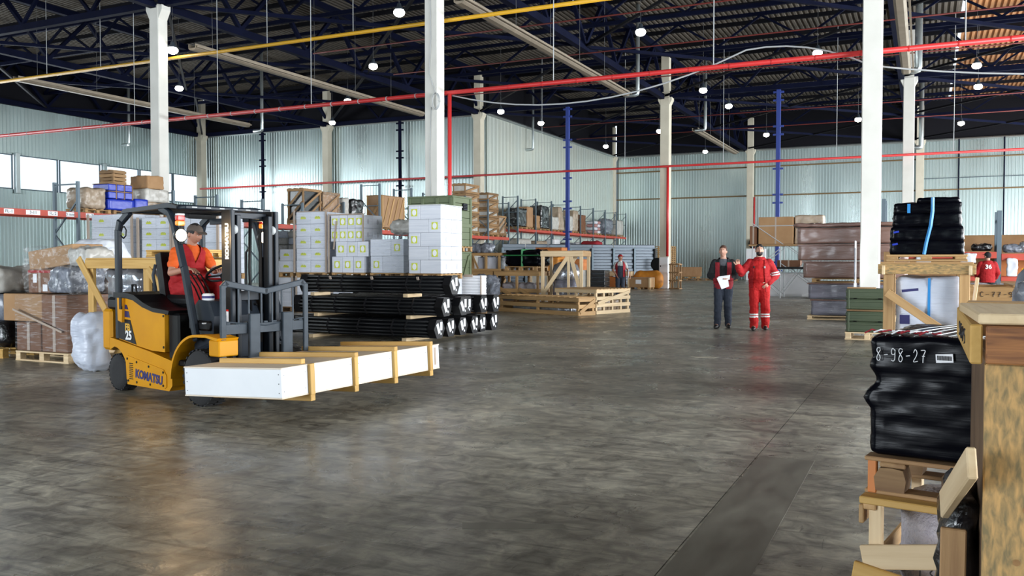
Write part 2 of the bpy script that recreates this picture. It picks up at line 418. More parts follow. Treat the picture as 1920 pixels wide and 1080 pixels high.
def softbox(c, d, rd=.05, n=(8, 8, 8), taper=0., fn=None):
    """rounded box as a fine grid, for wrapped loads"""
    b = B(); hx, hy, hz = [q / 2 for q in d]; idx = {}
    def vid(i, j, k):
        if (i, j, k) in idx: return idx[(i, j, k)]
        q = Vector((-hx + 2 * hx * i / n[0], -hy + 2 * hy * j / n[1], -hz + 2 * hz * k / n[2]))
        inner = Vector((max(-hx + rd, min(hx - rd, q.x)), max(-hy + rd, min(hy - rd, q.y)), max(-hz + rd, min(hz - rd, q.z))))
        e = q - inner
        if e.length > 1e-6: q = inner + e.normalized() * rd
        t = 1 - taper * (q.z + hz) / (2 * hz); q.x *= t; q.y *= t
        if fn: q = fn(q)
        idx[(i, j, k)] = len(b.v); b.v.append(tuple(q + Vector(c))); return idx[(i, j, k)]
    for k_ in (0, n[2]):
        for i in range(n[0]):
            for j in range(n[1]):
                q = (vid(i, j, k_), vid(i + 1, j, k_), vid(i + 1, j + 1, k_), vid(i, j + 1, k_)); b.f.append(q if k_ else q[::-1]); b.m.append(0)
    for j_ in (0, n[1]):
        for i in range(n[0]):
            for k in range(n[2]):
                q = (vid(i, j_, k), vid(i + 1, j_, k), vid(i + 1, j_, k + 1), vid(i, j_, k + 1)); b.f.append(q[::-1] if j_ else q); b.m.append(0)
    for i_ in (0, n[0]):
        for j in range(n[1]):
            for k in range(n[2]):
                q = (vid(i_, j, k), vid(i_, j + 1, k), vid(i_, j + 1, k + 1), vid(i_, j, k + 1)); b.f.append(q if i_ else q[::-1]); b.m.append(0)
    return b
def wrapped(name, label, cat, loc, d, mat, rz=0., amp=.02, sc=3., rd=.05, n=12, group=None, taper=0., ax=(1, 1, 1), seed=0, fn=None, parent=None):
    """a wrapped load standing on loc (its base centre)"""
    nn_ = tuple(max(3, min(40, int(q / max(d) * n * 1.6))) for q in d)
    b = softbox((0, 0, d[2] / 2), d, min(rd, min(d) * .45), nn_, taper, fn)
    me = b.mesh(name, mat, True); wobble(me, amp, sc, seed, True, ax)
    o = inst(name, me, parent, loc, (0, 0, rz))
    return tag(o, label, cat, group)

# =====================================================================
# THE BUILDING
# =====================================================================
WH = 10.4          # height of the sheeted wall
XL, XR = -46.9, 18.0
YB, Y2, Y3 = -14.0, 46.9, 71.3
XC = -24.0         # where the far wall steps back
# floor: slabs with real joints
fl = tag(bpy.data.objects.new('floor', B().box((-14.5, 28.6, -.26), (66, 86, .48)).mesh('floor_base', 'floor')), None, None, kind='structure'); COL.objects.link(fl)
fl['label'] = 'worn dark grey concrete warehouse floor with scuffs'
xs = [XL, -37.1, -25.1, -13.1, -1.105, 10.9, XR]; ys = [YB, -3.1, 8.9, 20.9, 32.9, 44.9, 56.9, 71.4]
for i in range(len(xs) - 1):
    for j in range(len(ys) - 1):
        a, b_, c, d = xs[i] + .003, xs[i + 1] - .003, ys[j] + .003, ys[j + 1] - .003
        me = B().add([(a, c, 0), (b_, c, 0), (b_, d, 0), (a, d, 0), (a, c, -.02), (b_, c, -.02), (b_, d, -.02), (a, d, -.02)],
                     [(0, 1, 2, 3), (4, 5, 1, 0), (5, 6, 2, 1), (6, 7, 3, 2), (7, 4, 0, 3)]).mesh('slab', 'floor')
        inst('floor_slab', me, fl)

B().box((-.895, 4.35, .0008), (.39, 4.5, .0016)).build('worn_strip', 'floor_dark', fl)
for nm_, pts_ in (('rubber_mark', [(-2.30, 4.19), (-2.0, 4.31), (-1.78, 4.40), (-1.74, 4.34), (-1.97, 4.20), (-2.24, 4.08)]), ('oil_stain', [(-4.35, 6.0), (-4.2, 6.12), (-4.0, 6.16), (-3.9, 6.08), (-4.0, 5.98), (-4.22, 5.93)]), ('pale_scrape', [(-3.2, 13.1), (-2.95, 13.25), (-2.8, 13.2), (-2.85, 13.05), (-3.1, 13.0)])):
    B().prism(pts_[::-1], 0, .0016, 'z').build(nm_, 'floor_dark' if nm_ != 'pale_scrape' else 'concrete_cream', fl)
def corr_wall(name, p0, p1, z0, z1, mat, label=None, pitch=.22, dep=.035, parent=None):
    """upright profiled sheet between two ground points; ribs upright"""
    p0, p1 = Vector((*p0, 0)), Vector((*p1, 0)); t = (p1 - p0); l = t.length; t.normalize(); nrm = Vector((-t.y, t.x, 0))
    n = int(l / pitch); b = B(); prof = [(0, 0), (.30, 0), (.42, 1), (.78, 1), (.9, 0)]
    pts = []
    for i in range(n):
        for u, h in prof: pts.append(p0 + t * ((i + u) * l / n) + nrm * (dep * h))
    pts.append(p1)
    for z in (z0, z1):
        for q in pts: b.v.append((q.x, q.y, z))
    m = len(pts)
    for i in range(m - 1): b.f.append((i, i + 1, i + 1 + m, i + m)); b.m.append(0)
    o = b.build(name, mat, parent)
    if not parent: tag(o, label, kind='structure')
    return o

wl = corr_wall('wall_left', (XL, YB), (XL, Y2), 0, 5.6, 'wall_sheet', 'profiled galvanised sheet wall on the left below and above the window band')
corr_wall('upper_panel', (XL, YB), (XL, Y2), 7.55, WH, 'wall_sheet', parent=wl)
wf = corr_wall('wall_far_left', (XL, Y2), (XC, Y2), 0, WH, 'wall_sheet', 'profiled galvanised sheet wall behind the carton stacks')
ws = corr_wall('wall_step', (XC, Y2), (XC, Y3), 0, WH, 'wall_sheet_foil', 'foil faced sheet wall running back behind the grey pallet racks', pitch=.5, dep=.012)
wb = corr_wall('wall_far', (XC, Y3), (XR, Y3), 0, WH, 'wall_sheet', 'profiled galvanised sheet wall at the far end behind the walking men')
# right and near walls (out of the picture): open dock doors right, an opening added for light near
wr = B()
for y0, y1 in ((YB, -6), (26, 32), (68, Y3)): wr.box((XR + .1, (y0 + y1) / 2, 3.4), (.2, y1 - y0, 6.8))
wr.box((XR + .1, 28.6, 10.0), (.2, 85.4, 6.4))
tag(wr.build('wall_right', 'wall_sheet'), 'sheeted wall beyond the right edge with dock doors', kind='structure')
wn = B()
for x0, x1 in ((XL, -23), (-7, XR)): wn.box(((x0 + x1) / 2, YB - .1, 3.3), (x1 - x0, .2, 6.6))
wn.box((-14.4, YB - .1, 9.9), (65, .2, 6.6))
tag(wn.build('wall_near', 'wall_sheet'), 'sheeted wall behind the viewer with an added opening for light', kind='structure')
# dark gable cladding above the wall sheets up to the roof deck
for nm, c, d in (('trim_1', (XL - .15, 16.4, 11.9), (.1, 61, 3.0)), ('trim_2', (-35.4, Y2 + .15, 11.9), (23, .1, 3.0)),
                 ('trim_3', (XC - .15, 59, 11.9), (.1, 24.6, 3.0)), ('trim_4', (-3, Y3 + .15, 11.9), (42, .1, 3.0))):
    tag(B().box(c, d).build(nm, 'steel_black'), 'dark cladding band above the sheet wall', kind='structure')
# dark cap rail on top of each wall
for nm, a, b_ in (('trim_5', (XL + .08, YB), (XL + .08, Y2)), ('trim_6', (XL, Y2 - .08), (XC, Y2 - .08)), ('trim_7', (XC + .08, Y2), (XC + .08, Y3)), ('trim_8', (XC, Y3 - .08), (XR, Y3 - .08))):
    tag(B().tube([(*a, WH), (*b_, WH)], .09, 4).build(nm, 'galvanised'), 'capping rail on top of the sheet wall', kind='structure')

# window band of the left wall
for k, (a, b_) in enumerate([(-13, -10), (-9.6, -6.6), (-6.5, -3.5), (-3.1, -.1), (0, 3), (3.4, 6.4), (6.5, 9.5), (9.9, 12.9), (13, 16), (16.4, 19.4), (19.5, 22.5), (22.9, 25.9), (26.0, 29.1), (29.2, 32.35), (32.75, 35.2), (35.35, 38.15), (38.6, 41.1), (41.25, 43.95), (44.05, 46.8)]):
    o = B().box((XL - .02, (a + b_) / 2, 6.575), (.04, b_ - a - .06, 1.9)).build('window_%d' % (k + 1), 'window_glow')
    tag(o, 'translucent daylit pane in the window band of the left wall, bay %d from the near end' % (k + 1), kind='structure')
    f = B()
    for y in (a, b_): f.box((XL + .03, y, 6.575), (.08, .07, 1.95))
    for z in (5.62, 7.53): f.box((XL + .03, (a + b_) / 2, z), (.08, b_ - a, .06))
    f.build('window_frame', 'rack_grey', o)
# steel studs standing in the window band
for k, y in enumerate((32.55, 38.37, 25.98 - 3.3, 44.0)):
    if k < 3: tag(B().box((XL + .18, y, 6.5), (.24, .26, 2.3), bev=.02).build('trim_%d' % (10 + k), 'galvanised'), 'round-edged steel stud in front of the left window band', kind='structure')
# girts and dark uprights on the walls
def rail(nm, label, a, b_, r, mat, n=6):
    return tag(B().tube([a, b_], r, n).build(nm, mat), label, kind='structure')
rail('trim_20', 'dark girt along the far-left sheet wall', (XL, Y2 - .12, 6.7), (XC, Y2 - .12, 6.7), .045, 'steel_black')
rail('trim_21', 'brown girt high on the far sheet wall', (XC, Y3 - .12, 9.05), (XR, Y3 - .12, 9.05), .06, 'pipe_brown')
rail('trim_22', 'dark girt low on the far sheet wall', (XC, Y3 - .12, 6.75), (XR, Y3 - .12, 6.75), .06, 'pipe_brown')
rail('trim_23', 'thin grey girt near the top of the far wall right of the white pillars', (-.2, Y3 - .14, 7.6), (XR, Y3 - .14, 7.6), .03, 'rack_grey')
for k, x in enumerate((2.2, 5.1, 8.2)):
    rail('trim_%d' % (24 + k), 'dark upright stud on the far sheet wall, %s from the white pillars' % ('first', 'second', 'third')[k], (x, Y3 - .13, 0), (x, Y3 - .13, WH), .05, 'steel_navy')
rail('trim_28', 'grey corner trim where the foil wall meets the far wall', (XC + .07, Y3 - .07, 0), (XC + .07, Y3 - .07, WH), .05, 'rack_grey')
rail('trim_29', 'dark corner trim between the window wall and the far-left wall', (XL + .35, Y2 - .2, 0), (XL + .35, Y2 - .2, WH), .05, 'rack_blue')

# roof deck: ribs run away from the viewer
def deck(name, x0, x1, y0, y1, z, mat, pitch=.26, dep=.075):
    n = int((x1 - x0) / pitch); b = B(); pts = []
    for i in range(n):
        for u, h in ((0, 0), (.42, 0), (.5, 1), (.92, 1)): pts.append((x0 + (i + u) * pitch, z + h * dep))
    for y in (y0, y1):
        for q in pts: b.v.append((q[0], y, q[1]))
    m = len(pts)
    for i in range(m - 1): b.f.append((i, i + m, i + 1 + m, i + 1)); b.m.append(0)
    return b.build(name, mat)
ce = tag(deck('ceiling', XL - .5, XR + .5, YB - .5, 44, 13.35, 'deck'), 'dark profiled steel roof deck', kind='structure')
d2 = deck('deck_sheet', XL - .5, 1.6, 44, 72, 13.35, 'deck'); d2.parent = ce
d3 = deck('deck_sheet', 1.6, XR + .5, 44, 72, 13.35, 'deck_orange_lit'); d3.parent = ce  # same deck, coloured as if orange-lit

# roof trusses
def lattice(name, label, p0, p1, z0, z1, bay, ch, br, mat, post=False):
    """Warren truss between two plan points; chords and braces are its pieces"""
    p0, p1 = Vector((*p0, 0)), Vector((*p1, 0)); l = (p1 - p0).length; t = (p1 - p0) / l; rz = math.atan2(t.y, t.x)
    T = thing(name, label, None, (p0.x, p0.y, 0), rz); T['kind'] = 'structure'
    for z, nm in ((z0, 'bottom_chord'), (z1, 'top_chord')):
        inst(nm, bxmesh((l, ch, ch * 1.1), mat, .0), T, (l / 2, 0, z))
    n = max(2, round(l / bay)); s = l / n; dz = z1 - z0 - ch
    L_ = math.hypot(s / 2, dz); an = math.atan2(dz, s / 2)
    me = bxmesh((L_, br, br), mat, 0.)
    for i in range(n):
        inst('brace', me, T, ((i + .25) * s, 0, (z0 + z1) / 2), (0, -an, 0))
        inst('brace', me, T, ((i + .75) * s, 0, (z0 + z1) / 2), (0, an, 0))
    return T
nth = ['nearest', 'second', 'third', 'fourth', 'fifth', 'sixth', 'seventh', 'eighth', 'ninth', 'tenth', 'eleventh', 'twelfth', 'thirteenth', 'fourteenth', 'fifteenth']
def ord_(i): return nth[i]
RY = (22.35, 46.6, 71.0)
CX = {'the left wall': -46.7, 'the outer left bay': -35.6, 'the white pillar behind the forklift': -24.4, 'the middle white pillar': -13.0, 'the right-hand white pillar': -1.1, 'the right edge bay': 10.6}
for nm, x in CX.items():
    for k, (a, b_) in enumerate(((-2.0, 22.35), (22.35, 46.6), (46.6, 71.0))):
        if x < -30 and k == 2: continue
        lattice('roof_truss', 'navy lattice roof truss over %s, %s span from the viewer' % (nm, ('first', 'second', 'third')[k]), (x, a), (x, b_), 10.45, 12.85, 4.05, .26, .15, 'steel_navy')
k = 0
y = 4.15
while y < 70:
    row = abs(y - 22.35) < .5 or abs(y - 46.6) < .5
    x0 = XL if y < 47.2 else XC
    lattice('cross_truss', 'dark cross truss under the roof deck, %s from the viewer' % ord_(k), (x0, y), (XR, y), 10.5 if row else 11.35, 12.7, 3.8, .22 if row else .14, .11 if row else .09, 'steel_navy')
    y += 6.07; k += 1
# knee diagonals in plan below the deck
BR = thing('roof_bracing', 'dark diagonal wind bracing rods and purlins under the roof deck', None); BR['kind'] = 'structure'
y = 1.0
while y < 71:
    x0 = XL if y < 47.2 else XC
    inst('purlin', bxmesh((round(XR - x0, 1), .09, .2), 'steel_black', 0.), BR, ((x0 + XR) / 2, y, 13.12)); y += 3.03
for x in (-46.7, -35.6, -24.4, -13.0, -1.1):
    for ya in (-2, 10.2, 22.35, 34.5, 46.6, 58.8):
        if x < -30 and ya > 46: continue
        strut(BR, 'brace', (x, ya, 10.5), (x + 11.6, ya + 12.1, 10.5), .13, .13, 'steel_navy', bev=0)
        strut(BR, 'brace', (x + 11.6, ya, 10.5), (x, ya + 12.1, 10.5), .1, .1, 'steel_black', bev=0)

# concrete columns with bracket heads
def column(x, y, w_, mat, label, top=12.9):
    T = thing('concrete_column', label, None, (x, y, 0)); T['kind'] = 'structure'
    B().box((0, 0, 5.2), (w_, w_, 10.4), bev=.02).build('shaft', mat, T)
    B().prism([(-.2, 9.9), (.2, 9.9), (.38, 10.25), (.38, 10.4), (-.38, 10.4), (-.38, 10.25)], -w_ / 2 + .02, w_ / 2 - .02, 'y').build('bracket', mat, T)
    B().box((0, 0, 11.65), (w_ * .85, w_ * .85, 2.5)).build('truss_post', mat, T)
    return T
cC = column(-1.16, 22.35, .43, 'concrete_white', 'tall white concrete pillar standing by the stacked green crates')
cB = column(-13.18, 22.35, .43, 'concrete_white', 'tall white concrete pillar in the middle behind the white carton stack')
cA = column(-24.4, 22.35, .43, 'concrete_white', 'tall white concrete pillar rising behind the forklift roof')
column(-35.6, 46.45, .46, 'concrete_cream', 'cream concrete pillar against the far-left sheet wall')
column(-24.35, 46.5, .5, 'concrete_cream', 'cream concrete pillar at the corner of the foil wall')
column(-12.85, 46.6, .5, 'concrete_cream', 'cream concrete pillar with the red riser and white cabinet')
column(-.75, 46.6, .5, 'concrete_white', 'white pillar seen just right of the tall right-hand pillar')
column(-24.15, 70.8, .5, 'concrete_cream', 'far cream pillar at the back end of the foil wall')
column(-12.6, 70.8, .5, 'concrete_cream', 'far cream pillar on the back wall above the walking men')
column(-.35, 70.8, .55, 'concrete_cream', 'far cream pillar with brackets beside the white pillar')
column(-46.5, 46.3, .5, 'concrete_cream', 'cream concrete pillar in the corner of the window wall')
column(-46.5, 22.4, .46, 'concrete_cream', 'cream pillar of the window wall outside the view')

# blue wind posts with bracket plates
def wind_post(x, y, label, w_=.2):
    T = thing('wind_post', label, None, (x, y, 0)); T['kind'] = 'structure'
    inst('post', bxmesh((w_, w_, 10.3), 'post_blue' if x > -25 else 'steel_navy', .01), T, (0, 0, 5.15))
    z = 1.0
    while z < 10:
        for dz in (0, .42):
            inst('bracket_plate', bxmesh((.52, .1, .09), 'post_blue' if x > -25 else 'steel_navy', 0.), T, (0, -.02, z + dz))
        z += 1.75
wind_post(-6.85, 46.3, 'blue steel wind post with paired bracket plates right of the walking men')
wind_post(-18.5, 46.3, 'blue steel wind post with bracket plates in front of the foil wall racks')
wind_post(-29.9, 46.4, 'dark blue wind post with bracket plates on the far-left wall, right-hand one', .16)
wind_post(-41.0, 46.4, 'dark blue wind post with bracket plates on the far-left wall, left-hand one', .16)

# pipes
def pipe(name, label, pts, r, mat, cat='pipe', n=10):
    o = B().tube(pts, r, n).build(name, mat, smooth=True)
    return tag(o, label, cat)
p = pipe('fire_pipe', 'bright red sprinkler pipe hung high right across the hall behind the pillars', [(-34.5, 22.68, 6.5), (12, 22.68, 6.5)], .065, 'pipe_red')
for x in (-26, -22, -18, -9.5, -5, .8, 4.5): B().tube([(x, 22.68, 6.5), (x, 22.68, 13.2)], .014, 4).build('hanger_rod', 'cable_grey', p)
for i in range(44): B().tube([(-34 + i * 1.05, 22.68, 6.5), (-33.97 + i * 1.05, 22.68, 6.5)], .073, 8).build('clamp', 'cable_grey' if i < 20 else 'pipe_red', p)
B().tube([(-12.86, 22.68, 6.5), (-12.86, 22.68, .2)], .06, 10).build('riser', 'pipe_red', p, True)
p = pipe('fire_pipe', 'thin red sprinkler pipe along the second pillar row', [(-46.4, 46.05, 6.62), (16, 46.05, 6.62)], .06, 'pipe_red')
for x in (-20, -15, -9.6, -4, 1.2, 7): B().tube([(x, 46.05, 6.6), (x, 46.05, 13.2)], .014, 4).build('hanger_rod', 'cable_grey', p)
B().tube([(-12.62, 46.2, 6.6), (-12.62, 46.2, 1.75)], .07, 8).build('riser', 'pipe_red', p, True)
p = pipe('fire_pipe', 'narrow red sprinkler pipe on the far wall left of the walking men', [(-12.25, 70.6, 6.6), (-12.25, 70.6, .4)], .07, 'pipe_red')
p = pipe('gas_pipe', 'yellow gas pipe hung under the roof behind the pillars', [(-36, 22.9, 8.72), (-1.5, 22.9, 8.72)], .06, 'pipe_yellow')
for x in (-31, -28, -20, -16.5, -9): B().tube([(x, 22.9, 8.72), (x, 22.9, 13.2)], .013, 4).build('hanger_rod', 'cable_grey', p)
for k, (y, z) in enumerate(((16.6, 9.6), (28.5, 9.9), (34.4, 10.2), (40.2, 10.2), (52, 10.2), (58, 10.2))):
    pipe('sprinkler_pipe', 'thin rust-red sprinkler branch under the trusses, %s from the viewer' % ord_(k), [(-22.5, y, z), (14, y, z)], .028, 'pipe_rust', n=6)

def trough(label, x, y0, y1):
    T = thing('rain_trough', label, 'trough', (x, (y0 + y1) / 2, 9.3)); l = y1 - y0
    B().prism([(-.18, -.1), (-.1, -.16), (.1, -.16), (.18, -.1), (.18, .06), (.15, .06), (.15, -.08), (-.15, -.08), (-.15, .06), (-.18, .06)], -l / 2, l / 2, 'y').build('gutter', 'trough', T)
    B().box((.26, 0, -.05), (.06, l, .07)).build('edge_rail', 'trough', T)
    for i in range(int(l / 3)): B().tube([(0, -l / 2 + 1 + i * 3, 0), (0, -l / 2 + 1 + i * 3, 3.9)], .008, 4).build('hanger_rod', 'rod_grey', T)
trough('tan rainwater trough running back from the pillar behind the forklift', -24.1, 23.6, 39.5)
trough('tan rainwater trough running back from the middle pillar', -12.6, 22.8, 38.8)
trough('tan rainwater trough above and right of the right-hand pillar', -.75, 12, 39.2)
trough('tan rainwater trough at the far left under the roof', -35, 24.4, 38.4)
trough('dark rainwater trough hanging over the far centre bay', -12.3, 51, 63)
def downpipe(label, x, y, zt, zb, dx=-.6, r=.09):
    o = B().tube([(x, y, zt), (x, y, zb + .12), (x - .02, y, zb + .03), (x - .12, y, zb), (x + dx, y, zb)], r, 8).build('downpipe', 'galvanised', smooth=True)
    tag(o, label, 'pipe')
downpipe('galvanised downpipe hanging above the forklift mast', -34.05, 38.5, 13.42, 8.9)
downpipe('galvanised downpipe left of the pillar behind the forklift', -45.7, 39.4, 13.42, 8.9)
downpipe('galvanised downpipe in front of the foil wall', -23.5, 52.6, 13.42, 8.9)
downpipe('galvanised downpipe at the end of the middle trough', -12.1, 39, 13.42, 9.2)
downpipe('galvanised downpipe over the walking men', -11.7, 51, 13.42, 9.2)
downpipe('fat galvanised downpipe beside the right-hand trough', -.3, 39.4, 13.42, 9.3, r=.14)
downpipe('second fat galvanised downpipe behind the right-hand trough', -.25, 60, 13.42, 8.6, r=.14)

def sag(a, b_, d, n=12):
    a, b_ = Vector(a), Vector(b_)
    return [a.lerp(b_, i / n) - Vector((0, 0, d * 4 * (i / n) * (1 - i / n))) for i in range(n + 1)]
cb = B().tube(sag((-12.9, 22.75, 6.45), (-4.2, 22.85, 6.9), .75)[:-1] + sag((-4.2, 22.85, 6.9), (-1.2, 22.8, 6.2), -.25, 6) + sag((-1.2, 22.8, 6.2), (3.5, 22.8, 5.6), .1, 6)[1:], .022, 6).build('power_cable', 'cable_grey', smooth=True)
tag(cb, 'grey power cable sagging below the bright red pipe', 'cable')
cb = B()
for k in range(4): cb.tube([(-12.95 + .0 + .13 * math.cos(a) * (1 - k * .1), 22.05 - .02 * k, 6.15 + .24 * math.sin(a)) for a in [i * PI / 8 for i in range(17)]], .01, 4)
cb.tube([(-13.2, 22.1, 10.3), (-13.15, 22.1, 8), (-13.22, 22.1, 7), (-13.0, 22.1, 6.4)], .012, 4)
cb.tube([(-13.15, 22.1, 6.0), (-13.2, 22.1, 4.6), (-13.18, 22.1, 3.2)], .012, 4)
tag(cb.build('coiled_cable', 'cable_grey', smooth=True), 'grey cable coil hung on the middle white pillar', 'cable')

# high-bay lamps
lamp_pos = [(-15.8, 24.5), (-21.1, 30.7), (-26.8, 36.7), (-31.8, 42.0), (-24.0, 22.6), (-32.1, 30.6), (-21.1, 42.9), (-20.7, 47.5), (-20.65, 59), (-9.3, 30.3), (-15.2, 53.6), (-9.7, 41.8), (-9.45, 46.6), (-14.9, 65), (-9.35, 58.1), (-3.9, 36.3), (-3.55, 54.2), (1.9, 41.5), (2.2, 46.5), (1.9, 58.3)]
lp_where = ['nearest, above the white carton stacks', 'second back over the forklift bay', 'third back over the forklift bay', 'by the far-left pillar head', 'on the pillar behind the forklift', 'deep over the left bay',
            'left of the foil wall corner', 'over the foil wall corner', 'at the back end of the foil wall', 'large one beside the middle downpipe', 'left of the pillar with the red riser', 'beside the far downpipe', 'second behind the far downpipe',
            'lowest over the far wall', 'over the blue post by the walking men', 'hung on the bright red pipe', 'left of the right-hand pillar, far back', 'right of the right-hand pillar, upper', 'right of the right-hand pillar, middle', 'right of the right-hand pillar, lowest']
hb = B().lathe([(.001, .17), (.05, .16), (.06, .08), (.11, .04), (.13, .0), (.11, -.02)], 14).mesh('lamp_housing', 'fl_bracket', True)
gl = B().ell((0, 0, -.08), .15, .15, .11, 16, 10).mesh('lamp_lens', 'lamp_glow', True)
for (x, y), wh in zip(lamp_pos, lp_where):
    z = 9.8 if (x, y) != (-24.0, 22.6) else 9.0
    T = thing('high_bay_lamp', 'glowing high-bay lamp, %s' % wh, 'lamp', (x, y, z), group='high-bay lamps under the roof')
    inst('housing', hb, T); inst('lens', gl, T)
    B().tube([(0, 0, .15), (0, 0, (13.43 - z) / 1.25)], .005, 4).build('hanger_rod', 'rod_grey', T); T.scale = (1.25,) * 3
# thin roof wires
for k, (x, y) in enumerate(((-28.5, 25), (-19.5, 26), (-38, 26), (-31, 27))):
    pass

# =====================================================================
# PALLETS, CRATES, CARTONS
# =====================================================================
def pallet(label, x, y, z=0., w_=1.2, d=1., rz=0., mat='pine', group=None, far=False, h=.144):
    """w_ across x, d along y; (x, y, z) is the centre of its base"""
    T = thing('pallet', label, 'pallet', (x, y, z), rz, group)
    bt = .022; bh = h - 3 * bt
    for i in range(3): plank(T, 'bottom_board', (0, (i - 1) * (d / 2 - .05), bt / 2), (w_, .1, bt), mat)
    for i in range(3):
        for j in range(3):
            plank(T, 'block', ((i - 1) * (w_ / 2 - .06), (j - 1) * (d / 2 - .05), bt + bh / 2), (.1, .1, bh) if True else 0, mat)
    for i in range(3): plank(T, 'stringer_board', ((i - 1) * (w_ / 2 - .06), 0, bt * 1.5 + bh), (.1, d, bt), mat)
    n = 4 if far else 6
    for j in range(n): plank(T, 'deck_board', (0, -d / 2 + .05 + j * (d - .1) / (n - 1), h - bt / 2), (w_, .1, bt), mat)
    return T
ROW = ['bottom row', 'second row', 'third row', 'fourth row', 'top row', 'very top row']
def rowword(i, n):
    if i == n - 1: return 'top row'
    return ('bottom row', 'second row', 'third row', 'fourth row', 'fifth row', 'sixth row', 'seventh row')[i]
def colword(i, n):
    if n == 1: return 'alone'
    if i == 0: return 'left'
    if i == n - 1: return 'right'
    return ('', 'second from left', 'third from left', 'fourth from left')[i]
_cm = {}
def cartons(stack, x0, x1, y0, y1, z0, hs, nx, ny, style='big', mat='carton_white', inset=.004, obj_name='carton', what='white carton'):
    """stack of cartons; every carton is its own thing. front face y0, bright side x1"""
    n = len(hs); z = z0
    for r, h in enumerate(hs):
        cx = nx
        wds = [(x1 - x0) / cx] * cx
        if style == 'brick' and cx == 2: wds = [(x1 - x0) * (.36 if r % 2 == 0 else .62)] ; wds.append((x1 - x0) - wds[0])
        xx = x0
        for i in range(cx):
            for j in range(ny):
                if nx > 2 and i not in (0, nx - 1) and j not in (0,): xx2 = 0; continue
                wd, dd = wds[i], (y1 - y0) / ny
                side = 'front' if j == 0 else ('middle' if ny > 2 and j < ny - 1 else 'back')
                lab = '%s of %s, %s, %s %s' % (what, stack, rowword(r, n), colword(i, nx), side) if ny > 1 else '%s in %s, %s, %s' % (what, stack, rowword(r, n), colword(i, nx))
                T = thing(obj_name, lab, 'carton', (xx + wd / 2 + random.uniform(-.004, .004), y0 + dd * (j + .5) + random.uniform(-.004, .004), z), 0, 'cartons of ' + stack)
                k = (round(wd, 2), round(dd, 2), round(h, 2), mat)
                if k not in _cm:
                    bb = B().box((0, 0, h / 2), (wd - 2 * inset, dd - 2 * inset, h - .004), bev=.008)
                    _cm[k] = bb.mesh('carton_body', mat)
                inst('body', _cm[k], T)
                if style in ('big', 'brick') and j == 0 and (style == 'big' or (r + i) % 2 == 0):
                    s_ = min(.19, h * .55); xo = .0
                    e = B().box((xo, -dd / 2 - .0005, h / 2), (s_ * .95, .004, s_)).build('emblem', 'emblem_yellow', T)
                    B().lathe([(s_ * .30, 0), (s_ * .42, 0), (s_ * .42, .004), (s_ * .30, .004)], 14, Matrix.Translation((xo, -dd / 2 - .003, h / 2)) @ Matrix.Rotation(R(90), 4, 'X') @ Matrix.Diagonal((.75, 1, 1, 1))).build('emblem_swirl', 'paper', e)
                if style in ('big', 'brick') and i == nx - 1:
                    s_ = min(.19, h * .5)
                    B().lathe([(s_ * .32, 0), (s_ * .42, 0), (s_ * .42, .004), (s_ * .32, .004)], 14, Matrix.Translation((wd / 2 - .004, 0, h / 2)) @ Matrix.Rotation(R(90), 4, 'Y') @ Matrix.Diagonal((1, .6, 1, 1))).build('emblem', 'emblem_grey', T)
                if style == 'small' and j == 0:
                    e = B().box((0, -dd / 2 - .0005, h / 2), (.19, .004, .055)).box((-.04, -dd / 2 - .0005, h / 2 + .035), (.05, .004, .03)).box((.03, -dd / 2 - .0005, h / 2 + .035), (.04, .004, .03)).build('emblem', 'emblem_yellow', T)
            xx += wds[i]
        z += h
    return z
def film_box(label, x0, x1, y0, y1, z0, z1, mat='film_clear', amp=.02, top=.0, seed=0):
    """stretch film hugging a load"""
    g = .022
    def fn(q): return q
    b = softbox(((x0 + x1) / 2, (y0 + y1) / 2, (z0 + z1) / 2 + top / 2), (x1 - x0 + 2 * g, y1 - y0 + 2 * g, z1 - z0 + top + .01), .03, (16, 12, 18))
    me = b.mesh('stretch_film', mat, True)
    off = Vector((seed * 3.3, 0, seed))
    for v in me.vertices:
        t = max(0., noise.noise(v.co * 4 + off)) * amp
        v.co += v.normal * t
    o = inst('stretch_film', me); return tag(o, label, 'film')

def strip(c, d, label, rot=None): return tag(B().box((0, 0, 0), d).build('edge_protector', 'cardboard_edge', None, False, c, rot), label, 'edge protector')
# --- lower layer: white cartons on floor pallets; upper layer: a pallet load on each
def load(nm, x0, x1, y0, y1, hs, nx, ny, style, lower=True, pal='pine', **kw):
    cx, cy, w_, d = (x0 + x1) / 2, (y0 + y1) / 2, x1 - x0, y1 - y0
    if lower:
        pallet('floor pallet under %s' % nm, cx, cy, 0, w_, d, mat='pine_old')
        cartons('tier below ' + nm.replace('the ', '', 1), x0 + .01, x1 - .01, y0 + .01, y1 - .01, .146, (.427, .427), 2, 2, 'plain')
        for sx in (-1, 1): strip((cx + sx * (w_ / 2 - .02), y0 - .012, .62), (.06, .012, .86), '%s grey edge protector on the tier below %s' % ('left' if sx < 0 else 'right', nm))
    z = 1.002 if lower else 0
    pallet('upper pallet carrying %s' % nm, cx, cy, z, w_, d, mat=pal)
    return cartons(nm, x0 + .01, x1 - .01, y0 + .01, y1 - .01, z + .146, hs, nx, ny, style, **kw)
n5 = 'the tall white stack by the green crate'
zt = load(n5, -12.2, -11.2, 19.3, 20.45, (.352,) * 5, 2, 2, 'brick')
B().box((-11.7, 19.87, zt + .012), (1.02, 1.16, .02), bev=.006).build('top_sheet', 'paper'); tag(bpy.data.objects['top_sheet'], 'white cover sheet on top of the tall white stack', 'sheet')
n4 = 'the film-wrapped low stack left of it'
zt = load(n4, -13.75, -12.65, 19.8, 20.9, (.46, .46), 2, 2, 'brick')
